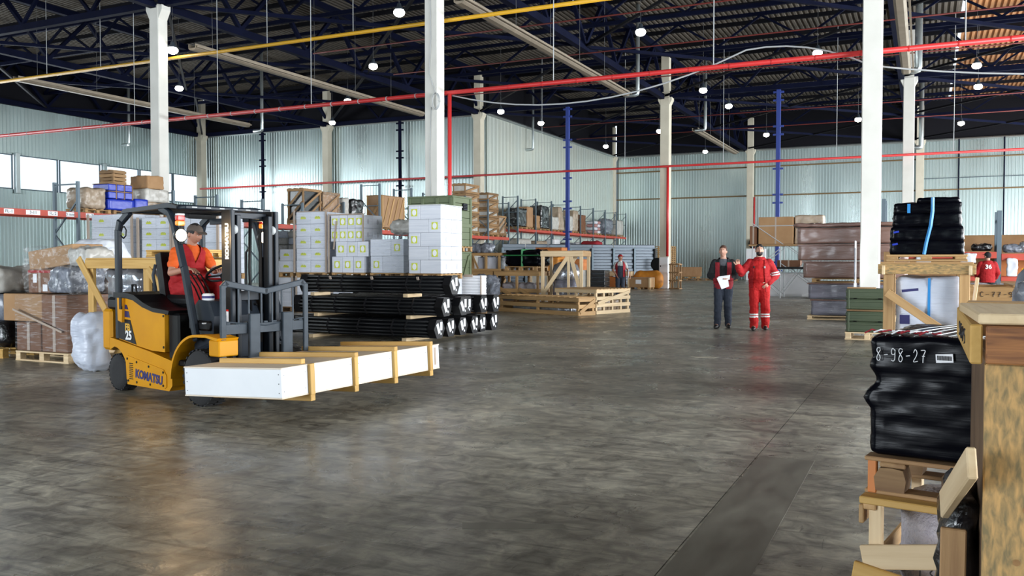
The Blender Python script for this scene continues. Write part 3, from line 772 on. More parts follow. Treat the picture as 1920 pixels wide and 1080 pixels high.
film_box('crumpled clear film over the low white stack', -13.75, -12.65, 19.8, 20.9, 1.15, zt + .02, 'film_dense', .06, .1, 3)
wrapped('wrapped_sack', 'crumpled film-covered carton heap behind the low white stack', 'wrapped goods', (-13.0, 20.5, zt + .14), (.85, .55, .42), 'pale_wrap', amp=.08, sc=4, rd=.15, seed=4)
n3 = 'the stepped white stack'
z = load(n3, -15.05, -13.95, 19.8, 20.9, (.45,), 3, 2, 'big')
z = cartons('the stepped white stack, upper tiers', -14.92, -13.82, 19.83, 20.8, z, (.42,), 3, 2, 'big')
z = cartons('the stepped white stack, head', -15.1, -14.0, 19.85, 20.8, z, (.37, .37), 4, 2, 'big')
strip((-15.13, 19.79, 1.95), (.05, .02, 1.6), 'long brown edge strip up the left of the stepped white stack')
strip((-14.93, 19.812, 2.2), (.04, .02, .8), 'tilted brown edge strip on the stepped white stack', (0, .12, 0))
strip((-14.55, 19.82, z + .015), (1.2, .06, .03), 'brown strip lying along the top of the stepped white stack')
strip((-13.98, 19.81, z - .37), (.04, .03, .75), 'short brown edge strip upper right on the stepped white stack')
n1 = 'the slim stack of small-label cartons'
z1_ = load(n1, -16.35, -15.3, 19.85, 20.85, (.345,) * 5, 2, 2, 'small')
for x, q_ in ((-16.39, 'left'), (-15.26, 'right')): strip((x, 19.84, 2.03), (.05, .03, 1.8), '%s brown corner strip of the slim small-label stack' % q_)
strip((-15.83, 19.97, z1_ + .016), (1.1, .05, .03), 'brown strip across the top of the slim small-label stack')
film_box('clear film round the slim small-label stack', -16.35, -15.3, 19.85, 20.85, 1.15, z1_, 'film_clear', .012, .0, 5)
n0 = 'the short stack beside the mast'
z = load(n0, -17.5, -16.5, 19.9, 20.9, (.33,), 2, 2, 'small')
cartons('the short stack beside the mast, upper', -17.0, -16.51, 19.92, 20.8, z, (.34,), 1, 1, 'small')
# rough film-wrapped heaps of white blocks seen behind the mast
for k, (x, y, wd, h, lab) in enumerate(((-17.65, 21.3, 1.1, 1.42, 'film-wrapped heap of pale blocks right of the forklift mast'), (-19.35, 19.9, 1.15, 1.25, 'film-wrapped heap of pale blocks seen between the forklift masts'))):
    pallet('pallet under the %s' % lab[:0] + lab, x, y, 0, 1.15, 1.0, mat='pine_old')
    cartons('the lower tier of heap %s the mast' % ('beside', 'behind')[k], x - .55, x + .55, y - .48, y + .48, .146, (.427, .427), 2, 2, 'plain')
    pallet('upper pallet carrying the %s' % lab, x, y, 1.002, 1.15, 1.0)
    zz = 1.148; rnd = random.Random(k)
    for r_ in range(int(h / .21)):
        for i in range(3):
            for j in range(2):
                o = wrapped('wrapped_block', '%s block of the %s, %s, %s' % ('pale', 'heap beside the mast' if k == 0 else 'heap behind the mast', rowword(r_, int(h / .21)), ('left', 'middle', 'right')[i]) + (', front' if j == 0 else ', rear'), 'wrapped goods',
                            (x - .36 + i * .36 + rnd.uniform(-.02, .02), y - .24 + j * .46, zz), (.345, .44, .205), 'pale_wrap' if (r_ + i) % 3 else 'white_wrap', amp=.02, sc=6, rd=.03, n=6, seed=r_ * 7 + i, group='pale wrapped blocks behind the mast')
        zz += .207
    film_box('loose clear film over the %s' % lab, x - .56, x + .56, y - .5, y + .48, 1.15, zz, 'film_loose', .07, .06, k + 9)
# row behind the driver
for k, (nm, x0, x1, hs, nx, st, fm) in enumerate((('the wrapped stack behind the rear pillar', -21.2, -19.6, (.42, .42, .42, .36), 2, 'small', 'film_dense'),
        ('the slim stack behind the roof corner', -19.25, -18.15, (.30,) * 5, 2, 'small', 'film_clear'),
        ('the bright stack behind the driver', -17.95, -16.5, (.40,) * 4, 3, 'plain', 'film_clear'))):
    z = load(nm, x0, x1, 16.95, 17.95, hs, nx, 2, st)
    film_box('clear film round %s' % nm, x0, x1, 16.95, 17.95, 1.15, z, fm, .025, 0, k + 20)
    for x, q_ in ((x0 - .06, 'left'), (x1 + .06, 'right')): strip((x, 16.9, 1.15 + sum(hs) / 2), (.07, .04, sum(hs)), '%s tall cardboard corner post on %s' % (q_, nm))
# single white wrapped bale right of the tall stack
pallet('floor pallet under the ribbed white bale', -11.1, 20.75, 0, .8, .36, mat='pine_old')
bale = thing('paper_bale', 'ribbed white paper bale with grey corner edges right of the tall stack', 'bale', (-11.1, 20.75, .146))
for i in range(12): B().box((0, 0, .04 + i * .078), (.76 + (i % 2) * .012, .32 + (i % 2) * .012, .074), bev=.012).build('paper_ream', 'paper', bale)
for sx in (-1, 1): B().box((sx * .385, -.175, .47), (.03, .03, .95)).build('edge_strip', 'cardboard_edge', bale)
B().box((0, -.175, .93), (.26, .02, .07)).build('tape_patch', 'cardboard_edge', bale)

# --- big olive crates
def olive_crate(label, x0, x1, y0, y1, z0, z1, brace=False):
    T = thing('shipping_crate', label, 'crate', ((x0 + x1) / 2, (y0 + y1) / 2, z0)); w_, d, h = x1 - x0, y1 - y0, z1 - z0
    n = max(3, int(h / .2)); s = h / n
    for i in range(n):
        plank(T, 'side_board', (0, -d / 2 + .02, s * (i + .5)), (w_ - .06, .03, s - .008), 'olive', bev=.003)
        plank(T, 'end_board', (w_ / 2 - .02, 0, s * (i + .5)), (.03, d - .06, s - .008), 'olive', bev=.003)
        plank(T, 'side_board', (0, d / 2 - .02, s * (i + .5)), (w_ - .06, .03, s - .008), 'olive', bev=.003)
        plank(T, 'end_board', (-w_ / 2 + .02, 0, s * (i + .5)), (.03, d - .06, s - .008), 'olive', bev=.003)
    B().box((0, 0, h - .03), (w_ + .03, d + .03, .05), bev=.01).build('lid', 'olive', T)
    for sy in (-1, 1):
        for sx in (-1, -.35, .35, 1): plank(T, 'batten', (sx * (w_ / 2 - .05), sy * (d / 2 + .008), h / 2 - .02), (.09, .03, h - .08), 'olive')
    for sy in (-1, 1): plank(T, 'batten', (w_ / 2 + .008, sy * (d / 2 - .06), h / 2 - .02), (.03, .1, h - .08), 'olive')
    plank(T, 'batten', (w_ / 2 + .01, 0, h * .42), (.03, d - .22, .1), 'olive')
    if brace: strut(T, 'brace', (w_ / 2 + .02, -d / 2 + .15, .08), (w_ / 2 + .02, d / 2 - .15, h - .12), .03, .1, 'olive', up=(0, 0, 1))
    return T
pallet('pallet under the lower olive crate', -12.5, 21.5, 0, 1.4, 1.0, mat='pine_old')
olive_crate('lower olive green plank crate with a diagonal end brace', -13.2, -11.8, 21.0, 22.05, .146, 1.74, True)
pallet('pallet wedged between the two olive crates', -12.45, 21.5, 1.742, 1.45, 1.0, mat='pine')
oc = olive_crate('large upper olive green plank crate with a black vent', -13.25, -11.8, 20.97, 22.08, 1.888, 3.3)
B().box((.75, .12, 1.12), (.03, .26, .2), bev=.01).build('vent', 'steel_black', oc)
for i in range(4): B().box((.77, .12, 1.05 + i * .045), (.012, .24, .012)).build('louvre', 'fl_bracket', oc.children[-1 - i] if False else oc)
B().lathe([(.001, 0), (.04, 0), (.04, .02), (.001, .02)], 12, Matrix.Translation((.735, -.3, 1.0)) @ Matrix.Rotation(R(90), 4, 'Y')).build('disc', 'paper', oc)

# --- black rod bundles
def hexpts(R_, a0=30): return [(R_ * math.cos(R(a0 + 60 * i)), R_ * math.sin(R(a0 + 60 * i))) for i in range(6)]
rl = 3.3; rr = .034
rodm = B().tube([(-rl / 2, 0, 0), (rl / 2, 0, 0)], rr, 10).mesh('rod', 'rod_black', True)
RR_ = .185
capm = B().prism(hexpts(RR_ + .008, 0), -.02, .13, 'x').mesh('end_cap', 'cap_black')
strapm = B().prism(hexpts(RR_ + .003, 0), -.012, .012, 'x').mesh('strap', 'cap_black')
def bundle(label, xe, y, z, k):
    """hexagonal bundle; xe is the x of its labelled right end"""
    T = thing('rod_bundle', label, 'rod bundle', (xe - rl / 2, y, z), 0, 'black rod bundles')
    c = .166
    for r_ in range(-2, 3):
        m = 5 - abs(r_)
        for i in range(m): inst('rod', rodm, T, (random.uniform(-.01, .01), (i - (m - 1) / 2) * .0735, c + r_ * .064))
    inst('end_cap', capm, T, (rl / 2 - .1, 0, c)); e2 = inst('end_cap', capm, T, (-rl / 2 + .1, 0, c), (0, 0, PI))
    for x in (-1.25, -.7, 0, .75, 1.05): inst('strap', strapm, T, (x, 0, c))
    rnd = random.Random(k)
    for i, (yy, zz, a) in enumerate(((-.06, .0, .45), (.055, .05, 0.))):
        pl = B().box((rl / 2 + .036, yy + rnd.uniform(-.01, .01), c + zz + rnd.uniform(-.02, .02)), (.006, .075, .19 if i == 0 else .15), rot=(a + rnd.uniform(-.1, .1), 0, 0)).build('paper_label', 'paper', T)
    B().box((rl / 2 + .036, .04, c - .09), (.006, .035, .035), rot=(.5, 0, 0)).build('paper_label', 'paper', T)
    return T
rows = ['front', 'second', 'third', 'fourth', 'fifth', 'rearmost']
yy = [13.53 + i * .425 for i in range(6)]
for i in range(6): bundle('black rod bundle with white end labels, bottom tier, %s' % rows[i], -7.92 + (.0, .0, .02, .05, 0, .04)[i], yy[i], .07, i)
for i in range(5): bundle('black rod bundle with white end labels, middle tier, %s' % rows[i], -7.80 + (0, .12, -.02, .10, .15)[i], yy[i] + .05, .47, i + 10)
tb = bundle('black rod bundle alone on the top tier, with three pale tags', -7.62, yy[0] + .03, .87, 33)
for x in (-.95, .0, 1.0): B().box((x, -.155, .28), (.045, .02, .06), rot=(.5, .2 if x < -.5 else 0, 0)).build('pale_tag', 'cardboard_edge', tb)
for lv, z in ((0, 0.), (1, .403), (2, .803)):
    for k, x in enumerate((-10.6, -8.5)):
        o = inst('timber_bearer', bxmesh((2.6 if lv == 0 else (2.3 if lv == 1 else .5), .1, .066), 'pine_pale'), None, (x, 14.6 if lv < 2 else 13.6, z + .033), (0, 0, R(90)))
        tag(o, 'pale timber bearer %s of the black rods, %s end' % (('under the bottom tier', 'between bottom and middle tiers', 'under the top bundle')[lv], ('left', 'right')[k]), 'timber')

# --- slatted open crates
def slat_crate(label, x, y, z, w_, d, h, rz=0., mat='pine', side=3, top=0, diag=None, post=.07, t=.025, sw=.09, base=True, name='open_crate', faces='fblr', topmat=None, topdir='y', tilt=0., mid=0, endp=()):
    T = thing(name, label, 'crate', (x, y, z), rz)
    for sx in (-1, 1):
        for sy in (-1, 1): plank(T, 'post', (sx * (w_ / 2 - post / 2 - t), sy * (d / 2 - post / 2 - t), h / 2), (post, post, h), mat)
    for m in range(mid):
        xx = -w_ / 2 + (m + 1) * w_ / (mid + 1)
        for sy in (-1, 1): plank(T, 'post', (xx, sy * (d / 2 - post / 2 - t), h / 2), (post, post, h), mat)
    for yy_ in endp: plank(T, 'post', (w_ / 2 - post / 2 - t, yy_, h / 2), (post, post, h), mat)
    hs = [sw / 2 + (h - sw) * i / max(side - 1, 1) for i in range(side)] if side > 1 else [h - sw / 2]
    for i, zz in enumerate(hs):
        tl = tilt * (1 if i % 2 else -1) if 0 < i < side - 1 else 0
        if 'f' in faces: plank(T, 'slat', (0, -d / 2 + t / 2, zz), (w_, t, sw), mat, (0, tl, 0))
        if 'b' in faces: plank(T, 'slat', (0, d / 2 - t / 2, zz), (w_, t, sw), mat)
        if 'r' in faces: plank(T, 'end_slat', (w_ / 2 + .001, 0, zz), (t, d - .02, sw), mat, (-tl * 1.2, 0, 0))
        if 'l' in faces: plank(T, 'end_slat', (-w_ / 2 - .001, 0, zz), (t, d - .02, sw), mat)
    if top:
        tm = topmat or mat
        if topdir == 'y':
            for i in range(top): plank(T, 'top_slat', (-w_ / 2 + (w_) * (i + .5) / top, random.uniform(-.02, .02), h + .011), (min(.12, w_ / top * .75), d + .05, .022), tm)
        else:
            for i in range(top): plank(T, 'top_slat', (0, -d / 2 + d * (i + .5) / top, h + .011), (w_ + .04, d / top * .78, .022), tm)
    for dg in (diag or []):
        f, a, b_ = dg
        if f == 'f': strut(T, 'brace', (a[0], -d / 2 - t / 2, a[1]), (b_[0], -d / 2 - t / 2, b_[1]), sw * .9, t, mat, up=(0, 1, 0))
        if f == 'r': strut(T, 'brace', (w_ / 2 + t / 2 + .01, a[0], a[1]), (w_ / 2 + t / 2 + .01, b_[0], b_[1]), sw * .9, t, mat, up=(1, 0, 0))
        if f == 'l': strut(T, 'brace', (-w_ / 2 - t / 2, a[0], a[1]), (-w_ / 2 - t / 2, b_[0], b_[1]), sw * .9, t, mat, up=(1, 0, 0))
        if f == 'b': strut(T, 'brace', (a[0], d / 2 + t / 2, a[1]), (b_[0], d / 2 + t / 2, b_[1]), sw * .9, t, mat, up=(0, 1, 0))
    if base:
        for i in range(4): plank(T, 'base_board', (0, -d / 2 + .1 + i * (d - .2) / 3, .012), (w_ - 2 * t - .01, .1, .022), mat)
    return T
# low long crate in the centre and its neighbours
ra = R(-21)
slat_crate('low long open pine crate lying nearest in the centre group', -9.70, 22.58, 0, 3.15, .7, .48, ra, 'pine', 3, 14, [('r', (-.3, .08), (.3, .4))], mid=1, sw=.11, topdir='y')
wrapped('wrapped_part', 'silvery film-wrapped parts inside the low long crate', 'wrapped goods', (-9.72, 22.56, .03), (2.3, .4, .22), 'silver_film', ra, .04, 4, .06)
rb = R(-18)
slat_crate('square open pine crate with slanting end slats, right of the low one', -8.62, 23.52, 0, 1.5, 1.6, .68, rb, 'pine_pale', 4, 10, [('r', (-.75, .3), (.75, .6))], sw=.1, topdir='x', topmat='pine', mid=1, endp=(-.4, .0, .4))
wrapped('wrapped_part', 'dark wrapped parts inside the square open crate', 'wrapped goods', (-8.62, 23.52, .03), (1.1, 1.3, .4), 'kraft_wrap', rb, .05, 3, .08)
# tall timber frame round a silvery tank
T = thing('timber_cage', 'tall pale timber cage with diagonal struts around the silvery drum', 'crate', (-9.80, 24.40, 0), R(8))
fw, fd, fh = 1.18, 1.0, 1.76
for sx in (-1, 1):
    for sy in (-1, 1): plank(T, 'post', (sx * fw / 2, sy * fd / 2, fh / 2), (.09, .09, fh), 'pine_pale')
for sy in (-1, 1): plank(T, 'rail', (0, sy * (fd / 2 + .05), fh - .07), (fw + .12, .03, .16), 'pine_pale')
for sx in (-1, 1): plank(T, 'rail', (sx * (fw / 2 + .05), 0, fh - .07), (.03, fd + .1, .16), 'pine')
for i in range(4): plank(T, 'top_board', (0, -fd / 2 + .12 + i * .25, fh + .015), (fw + .1, .14, .025), 'pine')
for sy in (-1, 1):
    strut(T, 'strut', (-fw / 2 + .02, sy * (fd / 2 - .02), .5), (.28, sy * (fd / 2 - .02), fh - .1), .03, .11, 'pine_pale', up=(0, 1, 0)) if False else strut(T, 'strut', (-fw / 2 + .02, sy * (fd / 2 + .02), .5), (.22, sy * (fd / 2 + .02), fh - .1), .11, .03, 'pine_pale', up=(0, 1, 0))
strut(T, 'strut', (.26, -fd / 2 - .02, fh - .1), (fw / 2 - .02, -fd / 2 - .02, .55), .11, .03, 'pine_pale', up=(0, 1, 0))
plank(T, 'post', (.2, -fd / 2, fh / 2), (.07, .05, fh - .1), 'pine_pale')
for sy in (-1, 0, 1): plank(T, 'base_board', (0, sy * .42, .05), (fw + .1, .12, .1), 'pine')
Tk = thing('drum', 'silvery film-wrapped drum with a grey skirt inside the timber frame', 'drum', (-9.80, 24.40, .102), R(8))
b = B().lathe([(.001, 0), (.38, 0), (.40, .03), (.40, .78), (.38, .80), (.001, .80)], 28); b.build('skirt', 'grey_wrap', Tk, True)
b = B().lathe([(.39, .79), (.42, .84), (.41, 1.05), (.34, 1.24), (.2, 1.34), (.001, 1.38)], 28); me = b.mesh('hood', 'silver_film', True); wobble(me, .05, 5, 2, False); inst('hood', me, Tk)

# crate group left of it
slat_crate('weathered open crate with crossed braces behind the low crate', -11.3, 24.55, 0, 1.5, 1.1, 1.14, R(2), 'pine', 3, 6, [('f', (-.7, .72), (.1, .28)), ('f', (.1, .62), (.7, .3))], mid=1, sw=.12, topdir='x')
wrapped('wrapped_part', 'pink and white film-wrapped machine parts inside the weathered crate', 'wrapped goods', (-11.3, 24.55, .03), (1.2, .8, .75), 'clear_bubble', 0, .08, 4, .1, seed=3)
pallet('pallet under the black wrapped bale with green straps', -11.2, 24.6, 1.165, 1.1, .9, mat='pine')
bb = wrapped('wrapped_bale', 'black wrapped bale crossed by two green straps', 'wrapped goods', (-11.15, 24.6, 1.31), (1.2, .85, .5), 'black_wrap', 0, .05, 4, .1, ax=(1, 1, 3), seed=6)
B().box((-.02, 0, .26), (.05, .92, .55), bev=.02).build('strap', 'strap_green', bb); B().box((0, 0, .34), (1.27, .92, .04), bev=.015).build('strap', 'strap_green', bb)
slat_crate('open timber crate standing on the brown crate, left of the black bale', -12.45, 24.6, 1.165, 1.05, .8, .55, 0, 'pine', 2, 3, [('f', (-.45, .5), (-.25, .08))], sw=.07, mid=1, topdir='x')
wrapped('wrapped_part', 'blue-white wrapped block with a blue strap inside the upper left crate', 'wrapped goods', (-12.42, 24.6, 1.19), (.75, .55, .42), 'white_wrap', 0, .02, 4, .04)
slat_crate('brown timber crate with a diagonal brace, left end of the centre group', -12.62, 24.5, 0, 1.05, 1.0, 1.14, 0, 'pine', 2, 6, [('f', (-.1, .1), (.48, .8)), ('r', (-.4, .2), (.4, .9))], sw=.12, post=.1, topdir='x')
wrapped('wrapped_part', 'crumpled grey film-wrapped part inside the brown timber crate', 'wrapped goods', (-12.62, 24.5, .03), (.85, .8, .95), 'grey_film', 0, .06, 4, .1, seed=9)
wrapped('wrapped_part', 'crumpled grey film bundle between the paper bale and brown crate', 'wrapped goods', (-12.0, 23.35, .12), (.75, .5, .95), 'grey_film', 0, .09, 3.5, .15, seed=10)
pallet('pallet under the crumpled grey film bundle', -12.0, 23.35, 0, .8, .6, mat='pine_old', h=.12)
wrapped('wrapped_part', 'grey sheet-covered lump on top of the left timber crate', 'wrapped goods', (-12.8, 24.7, 1.74), (.7, .5, .3), 'grey_film', 0, .08, 4, .14, seed=12)

# ---- things further back
def sheet_fence():
    a, b_ = Vector((-21.9, 44.7, 0)), Vector((-14.95, 51.8, 0)); t = (b_ - a).normalized(); l = (b_ - a).length; rz = math.atan2(t.y, t.x)
    T = thing('sheet_pack_rack', 'long upright pack of ribbed steel sheets with dark posts behind the crates', 'sheet metal', (a.x, a.y, 0), rz)
    n = 7; s = l / n
    for i in range(n):
        pr_ = []
        z = .1
        while z < 2.24:
            for dz, h in ((0, 0), (.05, 0), (.08, .05), (.23, .05), (.26, 0)): pr_.append((-h, z + dz))
            z += .355
        bb = B(); m = len(pr_)
        for x in (i * s + .02, (i + 1) * s - .02):
            for q in pr_: bb.v.append((x, q[0], q[1]))
        for q in range(m - 1): bb.f.append((q, q + m, q + 1 + m, q + 1)); bb.m.append(0)
        bb.build('profiled_sheet', 'sheet_steel', T)
        B().box((i * s, -.09, 1.13), (.13, .1, 2.26), bev=.01).build('post', 'rack_grey', T)
    B().box((l, -.05, 1.13), (.16, .2, 2.26), bev=.01).build('post', 'fl_black', T)
    B().box((l / 2, .0, 2.27), (l, .16, .04)).build('top_rail', 'rack_grey', T)
sheet_fence()
def ply_crate(label, x, y, z, w_, d, h, mat='plywood', rz=0., edge='pine_pale', paper=False, legs=.1):
    T = thing('box_crate', label, 'crate', (x, y, z), rz)
    if legs:
        for i in (-1, 0, 1):
            for j in (-1, 1): plank(T, 'skid', (i * (w_ / 2 - .08), j * (d / 2 - .06), legs / 2), (.14, .1, legs), 'pine')
    B().box((0, 0, legs + (h - legs) / 2), (w_, d, h - legs), bev=.008).build('body', mat, T)
    for sx in (-1, 1): plank(T, 'batten', (sx * (w_ / 2 - .05), -d / 2 - .012, legs + (h - legs) / 2), (.08, .02, h - legs), edge)
    for sy in (-1, 1): plank(T, 'batten', (w_ / 2 + .012, sy * (d / 2 - .05), legs + (h - legs) / 2), (.02, .08, h - legs), edge)
    B().box((0, 0, h + .012), (w_ + .03, d + .03, .022), bev=.004).build('lid', mat if not paper else 'cardboard_edge', T)
    if paper: B().box((-.02, -d / 2 - .005, h * .66), (.3, .008, .22)).build('paper_label', 'paper', T)
    return T
ply_crate('brown box crate with a white paper, right of the man in the red cap', -13.6, 44.55, 0, 1.25, .75, .6, 'cardboard_light', 0, 'pine_pale', True)
ply_crate('small orange-brown crate right behind the man in the red cap', -15.05, 44.9, 0, .8, .7, .62, 'wood_orange', 0, 'pine_pale')
ply_crate('pale flat crate lying on the small orange-brown crate', -14.9, 45.0, .634, 1.35, .6, .28, 'pine_pale', 0, 'pine_pale', legs=.05)
wrapped('covered_load', 'big rounded load under an orange tarpaulin by the white cabinet', 'covered load', (-13.45, 45.45, 0), (1.7, .85, .98), 'cover_orange', .1, .03, 1.6, .38, taper=.12, seed=2)
T = thing('electrical_cabinet', 'white electrical cabinet with a black lock at the cream pillar', 'cabinet', (-12.78, 46.12, 0))
B().box((0, 0, .85), (.5, .2, 1.7), bev=.015).build('body', 'white_plastic', T)
dd_ = B().box((0, -.108, 1.25), (.46, .016, .8), bev=.006).build('door', 'white_plastic', T); B().box((-.16, -.122, 1.22), (.05, .014, .08)).build('lock', 'steel_black', dd_)
T = thing('hose_reel', 'black round hose reel on the end of the ribbed sheet pack', 'reel', (-14.6, 51.2, 1.3)); B().lathe([(.32, -.06), (.40, -.06), (.40, .06), (.32, .06)], 20, Matrix.Rotation(R(90), 4, 'X')).build('drum', 'fl_black', T, True); B().box((0, .05, -.65), (.12, .1, 1.3)).build('stand', 'fl_black', T)
# loads in front of the sheet pack
ZB = 38.5
def orange_stack(label, x, y, z, w_, d, h, n=3):
    T = thing('wood_crate', label, 'crate', (x, y, z)); s = h / n
    for i in range(n):
        plank(T, 'side_board', (0, -d / 2, s * (i + .5)), (w_, .03, s - .012), 'wood_orange'); plank(T, 'end_board', (w_ / 2, 0, s * (i + .5)), (.03, d, s - .012), 'wood_orange')
    B().box((0, .02, h / 2), (w_ - .03, d - .04, h - .01)).build('body', 'wood_orange', T)
    B().box((0, 0, h + .01), (w_ + .03, d + .03, .02)).build('lid', 'wood_orange', T); return T
ply_crate('pale green-grey slatted box left of the black crate stack', -16.6, 42.2, 0, 1.5, 1.1, 1.0, 'pale_wrap', 0, 'pine_pale')
orange_stack('orange plank crate on the pale box, right one', -16.3, 42.2, 1.024, .95, .9, .55, 3)
wrapped('covered_load', 'orange film-wrapped load left of the orange plank crate', 'covered load', (-17.45, 41.9, .95), (.75, .9, .75), 'cover_orange', 0, .05, 3, .1, seed=8)
ply_crate('pale box under the orange film-wrapped load', -17.6, 41.1, 0, 1.0, 1.7, .93, 'pale_wrap', 0, 'pine_pale')
for i in range(4): orange_stack('orange fruit-box crate, %s of the small tower' % ('lowest', 'second', 'third', 'topmost')[i], -17.1 - .35, 41.2, .956 + i * .0 + (0, .0, 0, 0)[i], .3, .3, .2, 1) if False else None
for i in range(3): orange_stack('flat orange crate in the tower behind the timber frame, %s' % ('lowest', 'middle one', 'topmost')[i], -18.2, 43.2, 1.15 + i * .36, 1.5, .8, .33, 2)
ply_crate('plain brown box carrying the tower of flat orange crates', -18.2, 43.2, 0, 1.6, .9, 1.12, 'plywood', 0, 'pine')
T = thing('crate_stack_cover', 'black slatted crate beside the man in the red cap', 'crate', (-15.63, 42.6, 0))
for i in range(5): B().box((.35, 0, .13 + i * .2), (.95, .8, .185), bev=.02).build('layer', 'black_film', T)
for sx in (-1, 1): B().box((.35 + sx * .44, -.36, .02), (.06, .06, .04)).build('foot', 'white_plastic', T)
slat_crate('narrow upright crate of loose timber just right of the cream pillar', -11.9, 45.2, 0, .55, .6, 1.35, 0, 'pine_old', 4, 2, [('f', (-.25, .3), (.25, .9))], sw=.07)
plank(None, 'plywood_sheet', (-16.9, 68.2, .665), (2.1, .05, .75), 'plywood', (R(-8), 0, 0)); tag(bpy.data.objects['plywood_sheet'], 'brown plywood sheet leaning by the far wall', 'sheet')
for k in range(3): pallet('weathered pallet lying by the far wall, %s' % ('left', 'middle', 'right')[k], -16.9 + k * 1.5 + .2, 67.4, 0, 1.4, 1.1, mat='pine_old', far=True)
pallet('second weathered pallet on the left one by the far wall', -16.7, 67.9, .146, 1.4, .9, mat='pine', far=True)

# =====================================================================
# PALLET RACKS
# =====================================================================
def rack(label, x0, x1, ys, hts, zb, bh=.13, umat='rack_grey', signs=(), low=None):
    """rack running along y; x1 is its front (towards the hall)"""
    T = thing('pallet_rack', label, 'pallet rack', (0, 0, 0))
    for k, y in enumerate(ys):
        h = hts[k] if isinstance(hts, (list, tuple)) else hts
        for x in (x0, x1): plank(T, 'upright', (x, y, h / 2), (.09, .08, h), umat)
        z = .3; s_ = 1
        while z < h - 1.0:
            a, b_ = ((x0, y, z), (x1, y, z + .95)) if s_ > 0 else ((x1, y, z), (x0, y, z + .95))
            strut(T, 'frame_brace', a, b_, .04, .04, umat, up=(0, 1, 0), bev=0); z += 1.0; s_ = -s_
        for z in (h - .08, h - 1.0 if h > 4.5 else h - .9): plank(T, 'frame_tie', ((x0 + x1) / 2, y, z), (x1 - x0, .04, .04), umat)
    for a, b_ in zip(ys[:-1], ys[1:]):
        for x in (x0, x1 + .02): plank(T, 'load_beam', (x, (a + b_) / 2, zb - bh / 2), (.05, b_ - a - .08, bh), 'beam_orange')
    for (y, body, wd) in signs:
        p = B().box((x1 + .05, y, zb - bh / 2), (.006, wd, bh * .75)).build('sign_plate', 'paper', T)
        text('sign_text', body, bh * .72, 'ink', p, (x1 + .056, y, zb - bh / 2), (R(90), 0, R(90)))
    return T
ys1 = [12.1, 14.75, 17.4, 20.95, 22.9, 25.2, 27.5, 30.2, 32.9, 35.6, 38.3, 41.0, 43.7, 46.4]
rack('long pallet rack with orange beams behind the cartons and forklift', -23.3, -22.3, ys1, [3.8] * 7 + [4.0] + [5.0] * 6, 2.9, .17,
     signs=[(14.95 + .3, 'FL-1', .28), (15.95, '3-11', .42), (16.55, 'FL-2', .3), (17.05 + .05, '3 mm', .26), (17.75, 'FL-2', .26), (18.6, 'FL-1', .26), (19.15, '3-10', .42), (19.75, 'FL-2', .26), (32.6, '2 6OX', .5), (40.9, '3', .18)])
ys2 = [48.1, 50.8, 53.4, 56.1, 58.8, 61.5, 64.2, 66.9, 69.4]
rack('pallet rack with orange beams along the foil wall, seen past the blue post', -23.52, -22.5, ys2, 5.5, 3.5, .16)
tag(B().box((-23.0, 46.9, 4.0), (.0901, .0801, .01)).build('spacer', 'rack_grey'), 'small steel spacer between the racks', 'spacer') if False else None

Z1, Z2 = 2.9, 3.5
def rk(i): return ['first', 'second', 'third', 'fourth', 'fifth', 'sixth', 'seventh', 'eighth', 'ninth', 'tenth', 'eleventh', 'twelfth'][i]
def rpal(y, d, z, nm, w_=.86): pallet('rack pallet under %s' % nm, -22.8 if z < 3.2 else -23.0, y, z + .003, w_, d, mat='pine_old' if int(y) % 2 else 'pine', far=True, h=.13); return z + .136
# bay left of the first pillar
z = rpal(18.15, .9, Z1, 'the grey-brown bagged load'); wrapped('wrapped_part', 'grey-brown bagged load at the left end of the rack, beside blue boxes', 'wrapped goods', (-22.8, 18.08, z), (.84, .8, .62), 'kraft_wrap', 0, .06, 3, .1, seed=3)
z = rpal(19.75, 2.1, Z1, 'the blue boxes and kraft cartons')
o = tag(softbox((0, 0, .17), (.82, .95, .34), .03).build('blue_bale', 'blue_film', None, True, loc=(-22.75, 18.98, z)), 'blue film-wrapped box on the rack, bottom left one', 'box')
o = tag(softbox((0, 0, .2), (.75, .48, .4), .03).build('blue_bale', 'blue_film', None, True, loc=(-22.7, 19.72, z)), 'blue film-wrapped box on the rack, right one', 'box')
for r_ in range(2):
    for c in range(3):
        T = thing('blue_bale', 'small blue film-wrapped box with pine battens, %s row, %s' % (('lower', 'upper')[r_], ('left', 'middle', 'right')[c]), 'box', (-22.75, 18.68 + c * .3, z + .345 + r_ * .235))
        B().box((0, 0, .11), (.7, .27, .2), bev=.02).build('body', 'blue_film', T); B().box((.0, .14, .11), (.72, .02, .225)).build('batten', 'pine_old', T); B().box((0, 0, .222), (.72, .29, .02)).build('batten', 'pine_old', T)
slat_crate('dark-slatted timber crate high on the rack above the blue boxes', -22.9, 19.12, z + .82, .6, .5, .42, 0, 'pine_old', 4, 2, sw=.09)
for k, (yy_, zz_, d_, h_, m_) in enumerate(((20.0, .0, .0, 0, ''),)): pass
zk = z
for k, (d_, h_, oy) in enumerate(((1.0, .33, 20.37), (1.05, .42, 20.35), (.75, .42, 20.3))):
    o = wrapped('wrapped_carton', 'film-wrapped brown carton on the rack beside the blue boxes, %s' % ('bottom one', 'middle one', 'topmost')[k], 'carton', (-22.75, oy, zk), (.8, d_ - .1, h_), ('kraft_wrap', 'pale_wrap', 'cardboard_light')[k], 0, .03, 4, .04, seed=20 + k); zk += h_ + .004
pallet('rack pallet under the film-wrapped brown cartons', -22.8, 20.9, Z1 + .003, 1.0, .4, mat='pine', far=True, h=.13) if False else None
